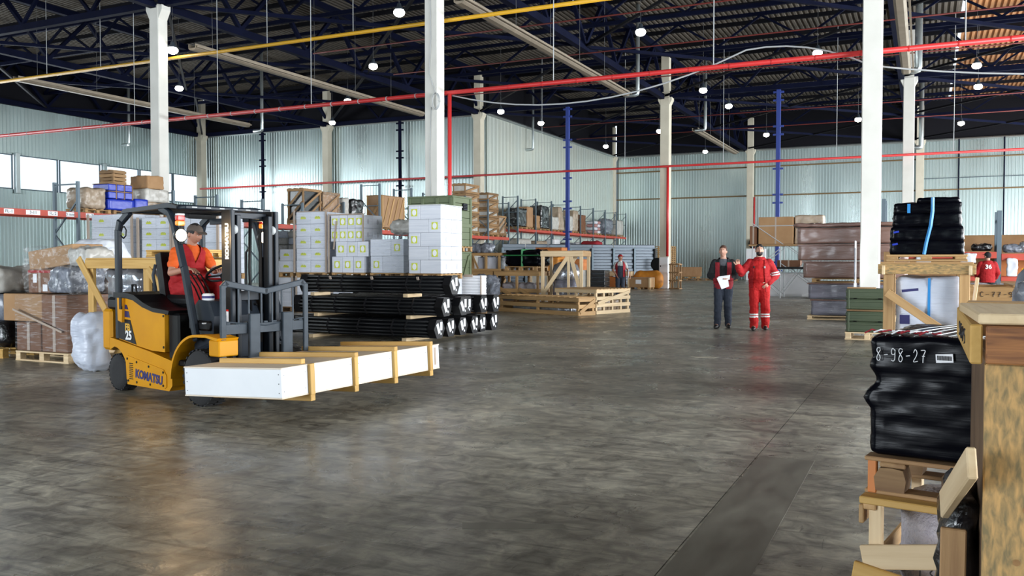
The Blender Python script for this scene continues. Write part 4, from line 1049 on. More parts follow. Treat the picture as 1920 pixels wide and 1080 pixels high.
# crates above the slim stack
def diag_crate(label, x, y, z, w_, d, h, mat='pine_old', core='black_film'):
    T = slat_crate(label, x, y, z, w_, d, h, 0, mat, 2, 3, sw=.1, name='braced_crate', diag=[('f', (-w_ / 2 + .05, .1), (w_ / 2 - .05, h * .6)), ('f', (-w_ / 2 + .05, h * .45), (w_ / 2 - .1, h - .08)),
        ('r', (-d / 2 + .05, .1), (d / 2 - .05, h * .65)), ('r', (-d / 2 + .05, h * .45), (d / 2 - .1, h - .08))])
    B().box((0, 0, h / 2), (w_ - .14, d - .14, h - .06), bev=.03).build('content', core, T)
    return T
z = rpal(28.25, 1.2, Z1, 'the braced crate with dark content'); diag_crate('braced timber crate with dark content, first on the rack right of the mast', -22.8, 28.25, z, .84, 1.18, 1.35)
z = rpal(29.5, 1.2, Z1, 'the film-wrapped braced crate'); diag_crate('film-wrapped braced timber crate, second on the rack right of the mast', -22.8, 29.5, z, .84, 1.16, 1.3, 'pine_old', 'plywood'); film_box('film over the second braced crate on the rack', -23.22, -22.38, 28.94, 30.06, z + .02, z + 1.33, 'film_loose', .06, 0, 44)
wrapped('wrapped_part', 'pale film bundle right of the second braced crate', 'wrapped goods', (-22.8, 30.52, 2.905), (.82, .42, 1.3), 'pale_wrap', 0, .05, 3, .08, seed=45)
z = rpal(31.4, .95, Z1, 'the upright black film bundle'); wrapped('wrapped_part', 'upright black film bundle on the rack beyond the braced crates', 'wrapped goods', (-22.8, 31.4, z), (.8, .9, 1.15), 'black_film', 0, .05, 4, .1, seed=46)
z = rpal(34.15, 2.0, Z1, 'the plywood crate with diagonal boards'); T = ply_crate('tall plywood crate with diagonal boards on the rack left of the tall white stack', -22.8, 34.15, z, .84, 1.9, 1.45, 'plywood', 0, 'pine', legs=0)
for yy_ in (-.75, -.35, .05, .45): strut(T, 'brace', (.44, yy_ - .1, .1), (.44, yy_ + .4, 1.35), .1, .02, 'pine', up=(1, 0, 0))
strut(T, 'brace', (-.35, -.97, .1), (.4, -.97, 1.3), .1, .02, 'pine', up=(0, 1, 0))
for k, (y, wd, n, h) in enumerate(((39.6, 1.6, 4, .42), (42.0, 1.6, 5, .56), (44.55, 1.3, 5, .5))):
    z = rpal(y, wd, Z1, 'the tall crate stack beyond the olive crate, %s' % ('left', 'middle', 'right')[k])
    for i in range(n):
        T = slat_crate('wrapped timber box in the tall stack beyond the olive crate, %s, %s' % (('left', 'middle', 'right')[k], rowword(i, n)), -22.8, y, z, .84, wd, h - .05, 0, 'pine_old', 2, 3, sw=.12, diag=[('r', (-wd / 2 + .1, .08), (wd / 2 - .1, h - .12))])
        B().box((0, 0, h / 2 - .03), (.72, wd - .1, h - .12), bev=.03).build('content', 'kraft_wrap' if i % 2 else 'pale_wrap', T)
        z += h - .025
z = rpal(45.75, 1.05, Z1, 'the brown crate at the rack end'); diag_crate('brown braced crate at the far end of the long rack', -22.8, 45.75, z, .84, 1.0, 1.1, 'pine_old', 'kraft_wrap')
# rack along the foil wall
items = [(48.95, 1.42, 1.15, 'black_film', 'black bagged load'), (50.15, 1.0, 1.3, 'plywood', 'brown plywood crate with torn film'), (51.35, .85, .8, 'cardboard_light', 'small light-brown carton'), (52.55, 1.45, 1.5, 'black_film', 'tall dark wrapped crate'),
         (54.25, 1.35, .85, 'pale_wrap', 'whitish bag heap'), (55.45, 1.1, 1.6, 'kraft_wrap', 'peaked canvas-wrapped load'), (56.95, 1.3, 1.05, 'pale_wrap', 'pale wrapped load'), (58.15, 1.0, 1.5, 'kraft_wrap', 'kraft wrapped tall load'), (59.6, 1.2, 1.25, 'cardboard', 'brown carton load')]
for k, (y, wd, h, m_, nm) in enumerate(items):
    z = rpal(y, wd, Z2, 'the %s by the foil wall' % nm)
    wrapped('wrapped_part', '%s on the rack along the foil wall' % nm, 'wrapped goods', (-23.0, y, z), (.85, wd - .12, h), m_, 0, .05 if m_ != 'plywood' else .01, 3, .06, seed=50 + k, taper=.25 if 'peaked' in nm else 0)
z = rpal(62.9, 1.3, Z2, 'the pink and white sacks')
for r_ in range(4):
    for c in range(2):
        T = wrapped('sack', '%s sack on the foil wall rack, %s, %s' % (('pink', 'white')[(r_ + c) % 2], rowword(r_, 4), ('left', 'right')[c]), 'sack', (-23.0, 62.6 + c * .62, z + r_ * .235), (.8, .58, .23), ('sack_pink', 'sack_white')[(r_ + c) % 2], 0, .03, 3, .1, n=6, seed=r_)
z = rpal(65.5, 1.8, Z2, 'the dark green wrapped heap'); wrapped('wrapped_part', 'dark green wrapped heap on the foil wall rack', 'wrapped goods', (-23.0, 65.5, z), (.84, 1.8, 1.2), 'grey_film', 0, .12, 2, .25, seed=70)
z = rpal(68.1, 1.8, Z2, 'the last pale wrapped crate'); wrapped('wrapped_part', 'pale wrapped crate last on the foil wall rack', 'wrapped goods', (-23.0, 68.1, z), (.84, 1.8, 1.2), 'pale_wrap', 0, .06, 2, .1, seed=71)
# under the beams
for k, (y, wd, h, m_, nm) in enumerate([(49.4, 2.0, 2.9, 'pale_wrap', 'grey-white wrapped bulk'), (52.2, 1.7, 2.8, 'kraft_wrap', 'brownish wrapped bulk'), (54.8, 1.0, 3.0, 'paper', 'plain white tall box'), (57.4, 2.0, 2.8, 'grey_film', 'dark glossy bulk'), (60.2, 1.1, 2.9, 'paper', 'second white tall box'), (63.0, 1.8, 2.7, 'black_film', 'black bulk'), (65.6, 1.8, 2.7, 'kraft_wrap', 'last brown bulk')]):
    wrapped('wrapped_part', '%s on the floor under the foil wall rack' % nm, 'wrapped goods', (-23.0, y, 0), (.8, wd, h), m_, 0, .07 if 'box' not in nm else .005, 2, .1, seed=80 + k)
for k, (y, wd, h, m_) in enumerate([(31.5, 1.5, 2.3, 'pale_wrap'), (34.25, 1.6, 2.2, 'kraft_wrap'), (39.6, 1.8, 2.4, 'grey_film'), (42.3, 1.8, 2.3, 'pale_wrap')]):
    wrapped('wrapped_part', 'wrapped bulk on the floor under the long rack, %s from the mast' % rk(k), 'wrapped goods', (-22.8, y, 0), (.7, wd, h), m_, 0, .07, 2, .1, seed=90 + k)
PN = ['lowest', 'second', 'third', 'fourth', 'fifth', 'sixth', 'seventh', 'eighth', 'ninth', 'tenth', 'eleventh', 'twelfth', 'thirteenth', 'fourteenth', 'fifteenth', 'sixteenth', 'topmost']
# pallets stacked behind the sheet pack
for k in range(8):
    for c in range(2):
        pallet('empty pallet in the pile behind the ribbed sheet pack, %s stack, %s up' % (('left', 'right')[c], PN[k]), -19.6 + c * 2.7, 60 + c * .1, k * .15 + .0, 1.9, 1.2, mat='pine_old', group='empty pallets piled behind the sheet pack', far=True, h=.148)
for k in range(8, 17):
    for c in range(2):
        if c == 0 and k > 15: continue
        pallet('empty pallet in the pile behind the ribbed sheet pack, %s stack, %s up' % (('left', 'right')[c], PN[k]), -19.6 + c * 2.7, 60 + c * .1, k * .15, 1.9, 1.2, mat='pine', group='empty pallets piled behind the sheet pack', far=True, h=.148)
wrapped('covered_load', 'black and orange covered engine on pallets behind the sheet pack', 'covered load', (-20.2, 55.0, 0), (1.3, 1.2, 2.85), 'cloth_crimson', 0, .08, 2, .3, seed=99)

# =====================================================================
# LEFT: wrapped cardboard cartons, white sack, pine frame
# =====================================================================
pallet('pallet under the big film-wrapped cardboard cartons', -11.52, 8.95, 0, 1.15, 1.2, mat='pine_pale')
def kart(label, x, y, z, d, rz=0., rot=None, mat='cardboard', tape=True, lab=None):
    T = thing('cardboard_box', label, 'carton', (x, y, z), rz, None, rot)
    B().box((0, 0, d[2] / 2), (d[0] - .008, d[1] - .008, d[2] - .006), bev=.01).build('body', mat, T)
    if tape:
        B().box((0, -d[1] / 2 + .002, d[2] / 2), (.06, .006, d[2] - .02)).build('tape', 'cardboard_edge', T)
        B().box((0, 0, d[2] - .002), (.06, d[1] - .02, .004)).build('tape', 'cardboard_edge', T)
    if lab: B().box((lab[0], -d[1] / 2 + .001, lab[1]), (lab[2], .005, lab[3])).build('paper_label', 'paper', T)
    return T
kart('tall brown carton, bottom right of the film-wrapped pile', -11.28, 8.95, .146, (.55, 1.14, .83))
kart('brown carton, bottom left of the film-wrapped pile', -11.84, 8.95, .146, (.54, 1.14, .42))
kart('wide carton jutting out to the left of the film-wrapped pile', -12.02, 8.85, .57, (.9, .85, .41), mat='cardboard_light', tape=False)
T = kart('brown carton with a red stripe and white papers above the jutting one', -11.85, 8.9, .985, (.62, .6, .36), R(-6), lab=(-.12, .22, .1, .13))
B().box((0, -.30, .32), (.6, .006, .035)).build('stripe', 'cloth_red', T); B().box((.15, -.302, .08), (.12, .006, .1)).build('paper_label', 'paper', T)
wrapped('wrapped_part', 'dark navy film-wrapped bundle on the cartons beside the red-striped one', 'wrapped goods', (-11.28, 8.75, 1.0), (.5, .6, .36), 'grey_film', 0, .04, 4, .06, seed=1)
kart('small brown box at the right edge on top of the pile', -10.87 + .0, 8.75, .98, (.3, .5, .26), lab=(.04, .13, .12, .09)) if False else kart('small brown box behind the navy bundle', -11.2, 9.25, .98, (.4, .35, .28))
kart('tilted carton lying topmost on the film-wrapped pile', -11.72, 8.95, 1.365, (.95, .55, .3), 0, (0, R(-7), R(3)), mat='cardboard_light', tape=False)
wrapped('wrapped_part', 'silvery film-wrapped end of the topmost carton', 'wrapped goods', (-11.12, 8.9, 1.39), (.42, .5, .27), 'pale_wrap', 0, .05, 5, .06, seed=2)
film_box('clear stretch film round the lower cardboard cartons', -12.1, -11.0, 8.38, 9.52, .15, .97, 'film_dense', .02, 0, 61)
film_box('creased stretch film round the upper cardboard cartons', -12.06, -11.0, 8.5, 9.3, 1.0, 1.66, 'film_loose', .05, 0, 62)
B().box((-11.6, 8.345, .60), (1.1, .01, .03), rot=(0, .28, 0)).build('tape_strip', 'cardboard_edge'); tag(bpy.data.objects['tape_strip'], 'pale slanting tape strip across the wrapped cartons', 'tape')
wrapped('sack', 'big white woven sack lying on the wrapped goods by the rear pillar', 'sack', (-12.28, 9.98, 1.222), (1.15, .75, .60), 'sack_white', R(-4), .05, 2.5, .3, n=18, seed=5, taper=.2)
kart('brown carton under the white sack', -11.35, 10.0, 0.146, (1.2, .8, 1.07), mat='cardboard')
pallet('pallet under the brown carton carrying the white sack', -12.28, 10.0, 0, .9, .8)
# far left edge loads
pallet('pale pallet at the left edge of the picture', -12.95, 8.95, 0, 1.0, 1.1, mat='pine_yellow')
wrapped('wrapped_part', 'black and grey film heap on the pale pallet at the left edge', 'wrapped goods', (-12.95, 8.95, .146), (.95, 1.0, .40), 'black_film', 0, .08, 3, .12, seed=11)
wrapped('wrapped_part', 'grey wrapped bundle in the middle of the left edge heap', 'wrapped goods', (-12.95, 8.9, .55), (.9, .9, .42), 'grey_film', 0, .08, 3, .12, seed=12)
wrapped('wrapped_part', 'whitish crumpled film bundle at the left edge', 'wrapped goods', (-13.0, 8.8, .975), (.85, .8, .38), 'pale_wrap', 0, .09, 3, .12, seed=13)
kart('film-wrapped carton lying behind the left edge heap', -13.5, 10.3, 1.0, (1.0, .7, .36), mat='cardboard_light', tape=False)
wrapped('wrapped_part', 'pale wrapped base load behind the left edge heap', 'wrapped goods', (-13.5, 10.3, 0), (1.1, .9, .99), 'kraft_wrap', 0, .05, 3, .1, seed=14)
wrapped('wrapped_part', 'silver-white wrapped box on the carton behind the left edge heap', 'wrapped goods', (-13.45, 10.3, 1.365), (.85, .65, .2), 'white_wrap', 0, .03, 3, .06, seed=15)
# pine frame crate behind the forklift
T = thing('open_crate', 'large yellow pine frame crate with diagonal boards behind the forklift', 'crate', (-9.3, 8.52, 0)); w_, d, h = 2.2, .6, 1.48
for x in (-1.04, 0.02, 1.04):
    for sy in (-1, 1): plank(T, 'post', (x, sy * (d / 2 - .05), h / 2 + .05), (.11, .05, h - .14), 'pine_yellow')
for sy in (-1, 1):
    plank(T, 'rail', (0, sy * d / 2, h - .06), (w_, .03, .12), 'pine_yellow')
plank(T, 'end_rail', (-w_ / 2, 0, h - .06), (.03, d, .12), 'pine_yellow'); plank(T, 'end_rail', (w_ / 2, 0, h - .06), (.03, d, .12), 'pine_yellow')
plank(T, 'top_board', (0, -d / 2 + .07, h + .012), (w_, .14, .024), 'pine_yellow'); plank(T, 'top_board', (0, d / 2 - .07, h + .012), (w_, .14, .024), 'pine_yellow')
for a, b_ in (((-1.22, h + .02), (-.7, .8)), ((.1, h - .12), (.55, .85)), ((.0, .8), (-.5, .2)), ((.65, .85), (1.1, .2))): strut(T, 'brace', (a[0], -d / 2 - .02, a[1]), (b_[0], -d / 2 - .02, b_[1]), .1, .025, 'pine_yellow', up=(0, 1, 0))
for i in range(4): plank(T, 'base_board', (0, -d / 2 + .06 + i * .16, .10), (w_ + .1, .09, .022), 'pine_yellow')
for x in (-1.0, 0, 1.0): plank(T, 'bearer', (x, 0, .045), (.1, d, .086), 'pine_yellow')
wrapped('wrapped_part', 'blue-grey film bag leaning on the pine frame crate behind the counterweight', 'wrapped goods', (-10.0, 7.98, .0), (.50, .40, .78), 'white_wrap', 0, .07, 3, .25, seed=31, taper=.15)
wrapped('wrapped_part', 'film-wrapped machine with paper labels upper left inside the pine frame crate', 'wrapped goods', (-9.85, 8.55, .88), (.7, .45, .48), 'silver_film', 0, .07, 4, .1, seed=32)
wrapped('wrapped_part', 'dark machine under shiny film right inside the pine frame crate', 'wrapped goods', (-8.75, 8.55, .115), (.9, .45, 1.2), 'grey_film', 0, .07, 3, .15, seed=33)
pallet('yellow pallet lying on top of the pine frame crate', -8.85, 8.6, 1.508, 1.1, .5, mat='pine_yellow', h=.1)

# =====================================================================
# RIGHT SIDE
# =====================================================================
def army_box(label, x, y, z, w_, d, h):
    T = thing('ammunition_box', label, 'box', (x, y, z))
    hb_ = h * .5
    B().box((0, 0, hb_ / 2), (w_ - .03, d - .03, hb_), bev=.008).build('body', 'army_green', T)
    B().box((0, 0, hb_ + (h - hb_) / 2 + .002), (w_ - .015, d - .015, h - hb_ - .004), bev=.008).build('lid', 'army_green', T)
    for zz in (.03, hb_ - .04, hb_ + .04, h - .05): plank(T, 'rib', (0, -d / 2 + .005, zz), (w_, .02, .035), 'army_green')
    for sx in (-1, 1):
        plank(T, 'rib', (sx * (w_ / 2 - .05), -d / 2 + .002, h / 2), (.035, .03, h - .02), 'army_green')
        B().tube([(sx * w_ * .28 - .03, -d / 2 - .02, hb_ + .01), (sx * w_ * .28 + .03, -d / 2 - .02, hb_ + .01)], .012, 6).build('latch', 'fl_black', T)
    return T
pallet('pale pallet under the stacked dark green crates by the white pillar', -.93, 17.62, 0, .78, .8, mat='pine_pale')
army_box('dark green crate, lower of the two by the white pillar', -.93, 17.62, .146, .76, .75, .38)
army_box('dark green crate, upper of the two by the white pillar', -.93, 17.62, .568, .76, .75, .38)
plank(None, 'spacer_board', (-.93, 17.4, .547), (.74, .08, .036), 'pine_old'); tag(bpy.data.objects['spacer_board'], 'thin board between the two dark green crates', 'board')
plank(None, 'loose_board', (-1.05, 17.5, .962), (.5, .12, .025), 'pine_old'); tag(bpy.data.objects['loose_board'], 'short brown board lying on the upper dark green crate', 'board')
# brown film-wrapped crates behind the pillar
pallet('long pallet under the lowest brown wrapped crate', -1.6, 23.4, 0, 2.1, 1.0, mat='pine_pale', h=.1)
def wcr(label, x0, x1, z, h, mat, lip=True):
    T = thing('wrapped_crate', label, 'crate', ((x0 + x1) / 2, 23.35, z)); w_ = x1 - x0
    me = softbox((0, 0, h / 2), (w_, .95, h - .02), .02, (24, 8, 8)).mesh('body', mat, True); wobble(me, .012, 5, int(z * 10), True); inst('body', me, T)
    if lip: B().box((0, 0, h - .02), (w_ + .06, 1.0, .035), bev=.01).build('lid_edge', 'brown_wrap', T)
    return T
wcr('grey-blue film-wrapped crate at the very bottom of the stack behind the pillar', -2.55, -.75, .104, .41, 'grey_wrap')
wcr('grey-brown film-wrapped crate second from the bottom of the stack behind the pillar', -2.62, -.7, .52, .41, 'grey_wrap')
pallet('thin pallet between the lower and upper brown wrapped crates', -1.5, 23.4, .934, 2.1, 1.0, mat='pine', h=.1)
wcr('brown film-wrapped crate resting on the thin pallet behind the pillar', -2.75, -.35, 1.038, .43, 'brown_wrap')
wcr('brown film-wrapped crate, second from the top behind the pillar', -2.88, -.35, 1.472, .42, 'brown_wrap')
wcr('brown film-wrapped crate, uppermost full one behind the pillar', -2.9, -.33, 1.896, .42, 'brown_wrap', False)
wrapped('wrapped_bundle', 'crumpled brown film-wrapped lid on top of the crate stack behind the pillar', 'lid', (-1.62, 23.35, 2.322), (2.75, 1.0, .1), 'brown_wrap', 0, .03, 5, .04, seed=4)
T = thing('notice_board', 'white plate with a grey photo strip leaning against the white pillar', 'sign', (-1.47, 22.1, .95)); B().box((0, 0, .5), (.03, .32, 1.0), bev=.01).build('plate', 'white_plastic', T); B().box((.0, -.165, .45), (.028, .012, .75)).build('strip', 'grey_film', T)
B().box((0, 0, -.475), (.06, .06, .95)).build('leg', 'white_plastic', T)
# scaffold with cartons behind the red man
T = thing('scaffold', 'light grey steel scaffold trolley with a dark platform beside the blue post', 'scaffold', (-5.0, 36.5, 0))
for x in (-1.3, -.2, 1.25):
    for y in (-.5, .5): B().tube([(x, y, 0), (x, y, 3.0 if x > 0 else 2.1)], .025, 6).build('upright', 'cable_grey', T)
for y in (-.5, .5):
    for a, b_ in (((-1.3, .1), (-.2, 1.1)), ((-.2, .1), (-1.3, 1.1)), ((-1.3, 1.1), (-.2, 2.0)), ((-1.3, 3.0), (1.25, 1.2)), ((-.2, .2), (1.25, 2.2)), ((1.25, .3), (-.2, 1.4))): B().tube([(a[0], y, a[1]), (b_[0], y, b_[1])], .018, 6).build('brace', 'cable_grey', T)
    for z in (1.0, 2.1, 2.9): B().tube([(-1.3, y, z), (1.25, y, z)], .02, 6).build('ledger', 'cable_grey', T)
plank(T, 'platform', (-.3, 0, 1.2), (2.4, 1.1, .08), 'fl_black'); plank(T, 'platform', (-.2, 0, 2.12), (2.5, 1.1, .07), 'pine_old'); plank(T, 'foot_rail', (1.0, 0, .12), (.7, 1.2, .1), 'white_plastic')
kart('large light brown carton on the scaffold platform, left one', -5.4, 36.45, 2.16, (1.35, .9, 1.1), mat='cardboard_light')
kart('darker carton peeping out left on the scaffold platform', -6.0 + .06 - .35, 36.5, 2.16, (.3, .8, .75), mat='cardboard')
wrapped('wrapped_part', 'wide film-wrapped carton behind on the scaffold', 'wrapped goods', (-4.15, 36.6, 2.16), (1.1, .8, 1.15), 'kraft_wrap', 0, .03, 3, .04, seed=7)
kart('flat carton on the lower scaffold platform', -4.9, 36.4, 1.243, (.9, .6, .28))
wrapped('wrapped_part', 'white board leaning behind the lower scaffold', 'panel', (-5.2, 37.6, 0), (2.6, .1, 1.0), 'paper', 0, .0, 3, .02)
T = thing('water_dispenser', 'small white box with a black ball on it at the far wall', 'equipment', (-12.0, 70.2, 0)); B().box((0, 0, 1.25), (1.5, .5, 2.5), bev=.02).build('body', 'white_plastic', T); B().ell((-.3, 0, 2.9), .3, .3, .4).build('ball', 'fl_black', T, True)

# frame with the white wrapped block; black load on top
T = thing('open_crate', 'rough pine frame crate holding the white wrapped block, right of the green crates', 'crate', (.02, 9.75, 0)); w_, d, h = .74, .85, 1.37
for sx in (-1, 1):
    for sy in (-1, 1): plank(T, 'post', (sx * (w_ / 2 - .035), sy * (d / 2 - .04), h / 2), (.09, .08, h), 'pine')
plank(T, 'top_rail', (0, -d / 2 - .005, h + .01), (w_ + .12, .05, .10), 'pine_mould'); plank(T, 'top_rail', (0, d / 2, h + .01), (w_ + .12, .05, .10), 'pine')
for sx in (-1, 1): plank(T, 'end_rail', (sx * (w_ / 2 + .01), 0, h + .0), (.03, d + .1, .09), 'pine_pale')
for i in range(4): plank(T, 'top_board', (0, -d / 2 + .08 + i * .23, h + .068), (w_ + .08, .12, .02), 'pine')
strut(T, 'brace', (-w_ / 2 + .02, -d / 2 - .045, 1.15), (w_ / 2 + .02, -d / 2 - .045, .62), .08, .03, 'pine', up=(0, 1, 0))
plank(T, 'end_rail', (w_ / 2 + .03, -.1, .75), (.03, .08, 1.1), 'pine_pale', (0, R(6), 0))
for i in range(3): plank(T, 'base_board', (0, -.3 + i * .3, .02), (w_, .1, .03), 'pine')
plank(None, 'post_timber', (-.345, 10.4, .78), (.11, .1, 1.56), 'pine'); tag(bpy.data.objects['post_timber'], 'single upright pine post behind the left edge of the white block frame', 'timber')
blk = wrapped('wrapped_block', 'white film-wrapped block with a blue tape inside the rough pine frame', 'wrapped goods', (.05, 9.75, .04), (.58, .66, 1.26), 'white_wrap', 0, .02, 4, .05, seed=3, n=20)
B().box((.0, -.335, .75), (.024, .012, 1.0)).build('tape', 'blue_tape', blk); B().box((-.215, -.332, .84), (.09, .02, .09), bev=.03).build('tape_patch', 'ink_blue', blk); B().box((-.17, -.333, 1.13), (.15, .012, .025), rot=(0, -.12, 0)).build('tape_patch', 'ink_blue', blk)
pallet('thin pallet under the black load with the blue tape', .02, 9.75, 1.452, .72, .8, mat='pine', h=.07)
def stepf(q):
    return q
blkl = thing('wrapped_load', 'black film-wrapped four-layer load with a long blue tape, standing on the pine frame', 'wrapped goods', (.02, 9.75, 1.524))
for i, (wd, ox, h_) in enumerate(((.66, 0, .135), (.65, .0, .135), (.61, .0, .13), (.60, .005, .10))):
    me = softbox((ox, 0, 0.0), (wd, .76, h_ + .02), .025, (18, 10, 6)).mesh('layer', 'black_wrap', True); wobble(me, .012, 9, i, False, (1, 1, 3)); inst('layer', me, blkl, (0, 0, sum((.135, .135, .13, .10)[:i]) + h_ / 2))
me = softbox((0, 0, 0), (.38, .74, .07), .03, (14, 8, 4)).mesh('layer', 'black_wrap', True); wobble(me, .01, 9, 9, False); inst('layer', me, blkl, (.1, 0, .525))
B().tube([(.05, -.395, .55), (.05, -.40, .42), (.035, -.402, .28), (.0, -.402, .12), (-.02, -.4, .0)], .016, 4).build('tape', 'blue_tape', blkl)
B().box((-.16, -.392, .45), (.028, .012, .09)).build('tape', 'blue_tape', blkl)
for z_, x_ in ((.22, -.27), (.10, -.28)): B().box((x_, -.385, z_), (.05, .012, .018), rot=(0, -.2, 0)).build('tape_mark', 'blue_film', blkl)

# near black load on a pallet on a pine frame
rzn = R(-10)
NB = Vector((.285, 4.25, 0))
T = thing('open_crate', 'pine frame crate with askew front boards under the black load marked 8-98-27', 'crate', NB, rzn); w_, d, h = .84, .95, .48
for sx in (-1, 1):
    for sy in (-1, 1): plank(T, 'post', (sx * (w_ / 2 - .04), sy * (d / 2 - .04), h / 2 - .01), (.05, .05, h - .03), 'pine_pale')
for sy in (-1, 1): plank(T, 'top_rail', (0, sy * (d / 2 - .02), h - .015), (w_ + .03, .09, .03), 'pine_yellow')
for sx in (-1, 1): plank(T, 'top_rail', (sx * (w_ / 2 - .02), 0, h - .045), (.05, d, .028), 'pine')
plank(T, 'front_board', (-.03, -d / 2 - .015, .30), (w_ - .04, .02, .10), 'pine_pale', (0, R(-11), 0))
plank(T, 'front_board', (-.03, -d / 2 - .03, .10), (w_ + .02, .022, .085), 'pine_yellow', (0, R(9), 0))
plank(T, 'end_board', (-w_ / 2 - .012, 0, .40), (.02, d, .08), 'pine'); plank(T, 'end_board', (-w_ / 2 - .012, 0, .12), (.02, d, .08), 'pine')
for i in range(3): plank(T, 'base_board', (0, -.35 + i * .35, .012), (w_ - .12, .1, .022), 'pine')
E_ = B(); 
bw = thing('wrapped_roll', 'bubble-wrapped round item with black handwriting inside the near pine frame', 'wrapped goods', NB, rzn)
me = B().lathe([(.001, 0), (.30, 0), (.335, .03), (.34, .2), (.33, .33), (.28, .39), (.16, .42), (.001, .425)], 30).mesh('body', 'clear_bubble', True); wobble(me, .02, 6, 3, True); inst('body', me, bw, (-.03, 0, .026))
def scrawl(name, parent, strokes, mat, r=.004, M=None):
    b = B()
    for s_ in strokes:
        P = [Vector(q) for q in s_]; Q = []
        for i in range(len(P) - 1):
            a0, a1, a2, a3 = P[max(i - 1, 0)], P[i], P[i + 1], P[min(i + 2, len(P) - 1)]
            for k in range(5):
                t = k / 5; Q.append(.5 * (2 * a1 + (a2 - a0) * t + (2 * a0 - 5 * a1 + 4 * a2 - a3) * t * t + (3 * a1 - a0 - 3 * a2 + a3) * t ** 3))
        Q.append(P[-1]); b.tube([M @ q if M is not None else q for q in Q], r, 5)
    return b.build(name, mat, parent)
GL = {'8': [[(.8, .95), (.35, 1), (.2, .75), (.75, .3), (.6, 0), (.25, .05), (.25, .35), (.8, .85)]], '9': [[(.75, .85), (.4, 1), (.15, .75), (.35, .5), (.75, .6), (.8, .9), (.75, .2), (.5, 0), (.15, .08)]], '-': [[(.15, .45), (.8, .5)]],
      '2': [[(.15, .75), (.4, 1), (.7, .8), (.6, .5), (.15, .05), (.85, .1)]], '7': [[(.1, .95), (.8, .95), (.5, .5), (.45, 0)], [(.3, .5), (.75, .52)]], '1': [[(.3, .8), (.5, 1), (.5, 0)]], '3': [[(.2, .95), (.7, .95), (.4, .6), (.75, .3), (.5, 0), (.15, .1)]],
      '6': [[(.7, 1), (.3, .6), (.2, .2), (.5, 0), (.75, .25), (.5, .5), (.25, .35)]], '0': [[(.5, 1), (.2, .7), (.2, .3), (.5, 0), (.8, .3), (.8, .7), (.5, 1)]], '5': [[(.8, 1), (.3, 1), (.25, .6), (.65, .6), (.7, .2), (.2, .02)]], 'T': [[(.1, 1), (.9, 1)], [(.5, 1), (.5, 0)]],
      'X': [[(.1, 1), (.9, 0)], [(.9, 1), (.1, 0)]], 'P': [[(.2, 0), (.2, 1), (.7, .9), (.65, .5), (.2, .5)]], 'Y': [[(.1, 1), (.5, .5)], [(.9, 1), (.4, 0)]], 'C': [[(.8, .85), (.4, 1), (.15, .5), (.4, 0), (.8, .12)]], 'n': [[(.2, 0), (.25, .6), (.6, .55), (.7, 0)]]}
def hand(name, s_, w_, h_, parent, M, mat, r=.004, gap=.25):
    st = []; x = 0
    for ch in s_:
        if ch != ' ':
            for k in GL[ch]: st.append([((x + px * w_), 0, pz * h_) for px, pz in k])
        x += w_ * (1 + gap)
    return scrawl(name, parent, st, mat, r, M)
hand('handwriting', '137-627-2', .034, .05, bw, Matrix.Translation((-.24, -.368, .14)), 'ink', .003)
hand('handwriting', 'XPY0', .05, .045, bw, Matrix.Translation((-.12, -.366, .05)), 'ink', .003)
pl_ = thing('pallet', 'heavy dark pallet with round-log blocks under the black load marked 8-98-27', 'pallet', (NB.x, NB.y, h), rzn)
for i in (-1, 0, 1): plank(pl_, 'bottom_board', (0, i * .38, .010), (.86, .1, .018), 'pine_old')
for i, x in enumerate((-.33, -.03, .3)):
    for y in (-.38, 0, .38):
        B().prism([(-.055, 0), (.055, 0), (.062, .05), (.05, .092), (.01, .098), (-.04, .094), (-.062, .055)], -.06, .06, 'y').build('block', 'pine_end' if i else 'pine_old', pl_, loc=(x, y, .02))
for i in (-1, 0, 1): plank(pl_, 'stringer_board', (i * .32, 0, .129), (.1, .88, .02), 'pine_old')
for i in range(5): plank(pl_, 'deck_board', (0, -.39 + i * .195, .149), (.86, .1, .018), 'pine_old')
plank(pl_, 'post', (-.40, -.42, .075), (.035, .03, .14), 'wood_orange')
ld = thing('wrapped_load', 'near glossy black film-wrapped load with white handwriting 8-98-27 and a barcode label', 'wrapped goods', (NB.x, NB.y, h + .16), rzn)
def loadf(q):
    t = (q.z + .26) / .52
    q.x += .028 * math.exp(-((t - .48) / .07) ** 2) * (-1 if q.x < 0 else 0) - .02 * math.exp(-((t - .62) / .06) ** 2) * (-1 if q.x < 0 else 0)
    return q
me = softbox((0, 0, .255), (.83, .88, .50), .03, (26, 26, 34), 0, loadf).mesh('body', 'black_wrap', True); wobble(me, .008, 6, 5, True, (1, 1, 3.5)); inst('body', me, ld)
for i in range(14):
    B().tube([(-.36 + i * .055, -.41, .506), (-.27 + i * .052, 0, .514), (-.20 + i * .045, .40, .508)], .0020, 5).build('cord', 'paper' if i % 2 else 'cable_grey', ld)
tw = B()
for k in range(7):
    tw = B(); x_ = -.44 + .035 * k; tw.tube([(x_, -.41, .512 + .004 * (k % 3)), (x_ + .02, -.38, .525), (x_ + .05, -.36, .514 + .006 * (k % 2)), (x_ + .075, -.385, .522)], .0038, 5); tw.build('twisted_cord', 'cloth_crimson' if k % 2 == 0 else 'paper', ld, True)
hand('handwriting', '8-98-27', .0225, .052, ld, Matrix.Translation((-.385, -.462, .405)), 'paper', .0016)
lb = B().box((-.128, -.463, .428), (.062, .004, .034), rot=(0, -.08, 0)).build('barcode_label', 'paper', ld)
bb_ = B()
for i in range(16): bb_.box((-.153 + i * .0033, -.466, .429), (.0016 if i % 3 else .0024, .002, .018), rot=(0, -.08, 0))
bb_.build('barcode', 'ink', lb)

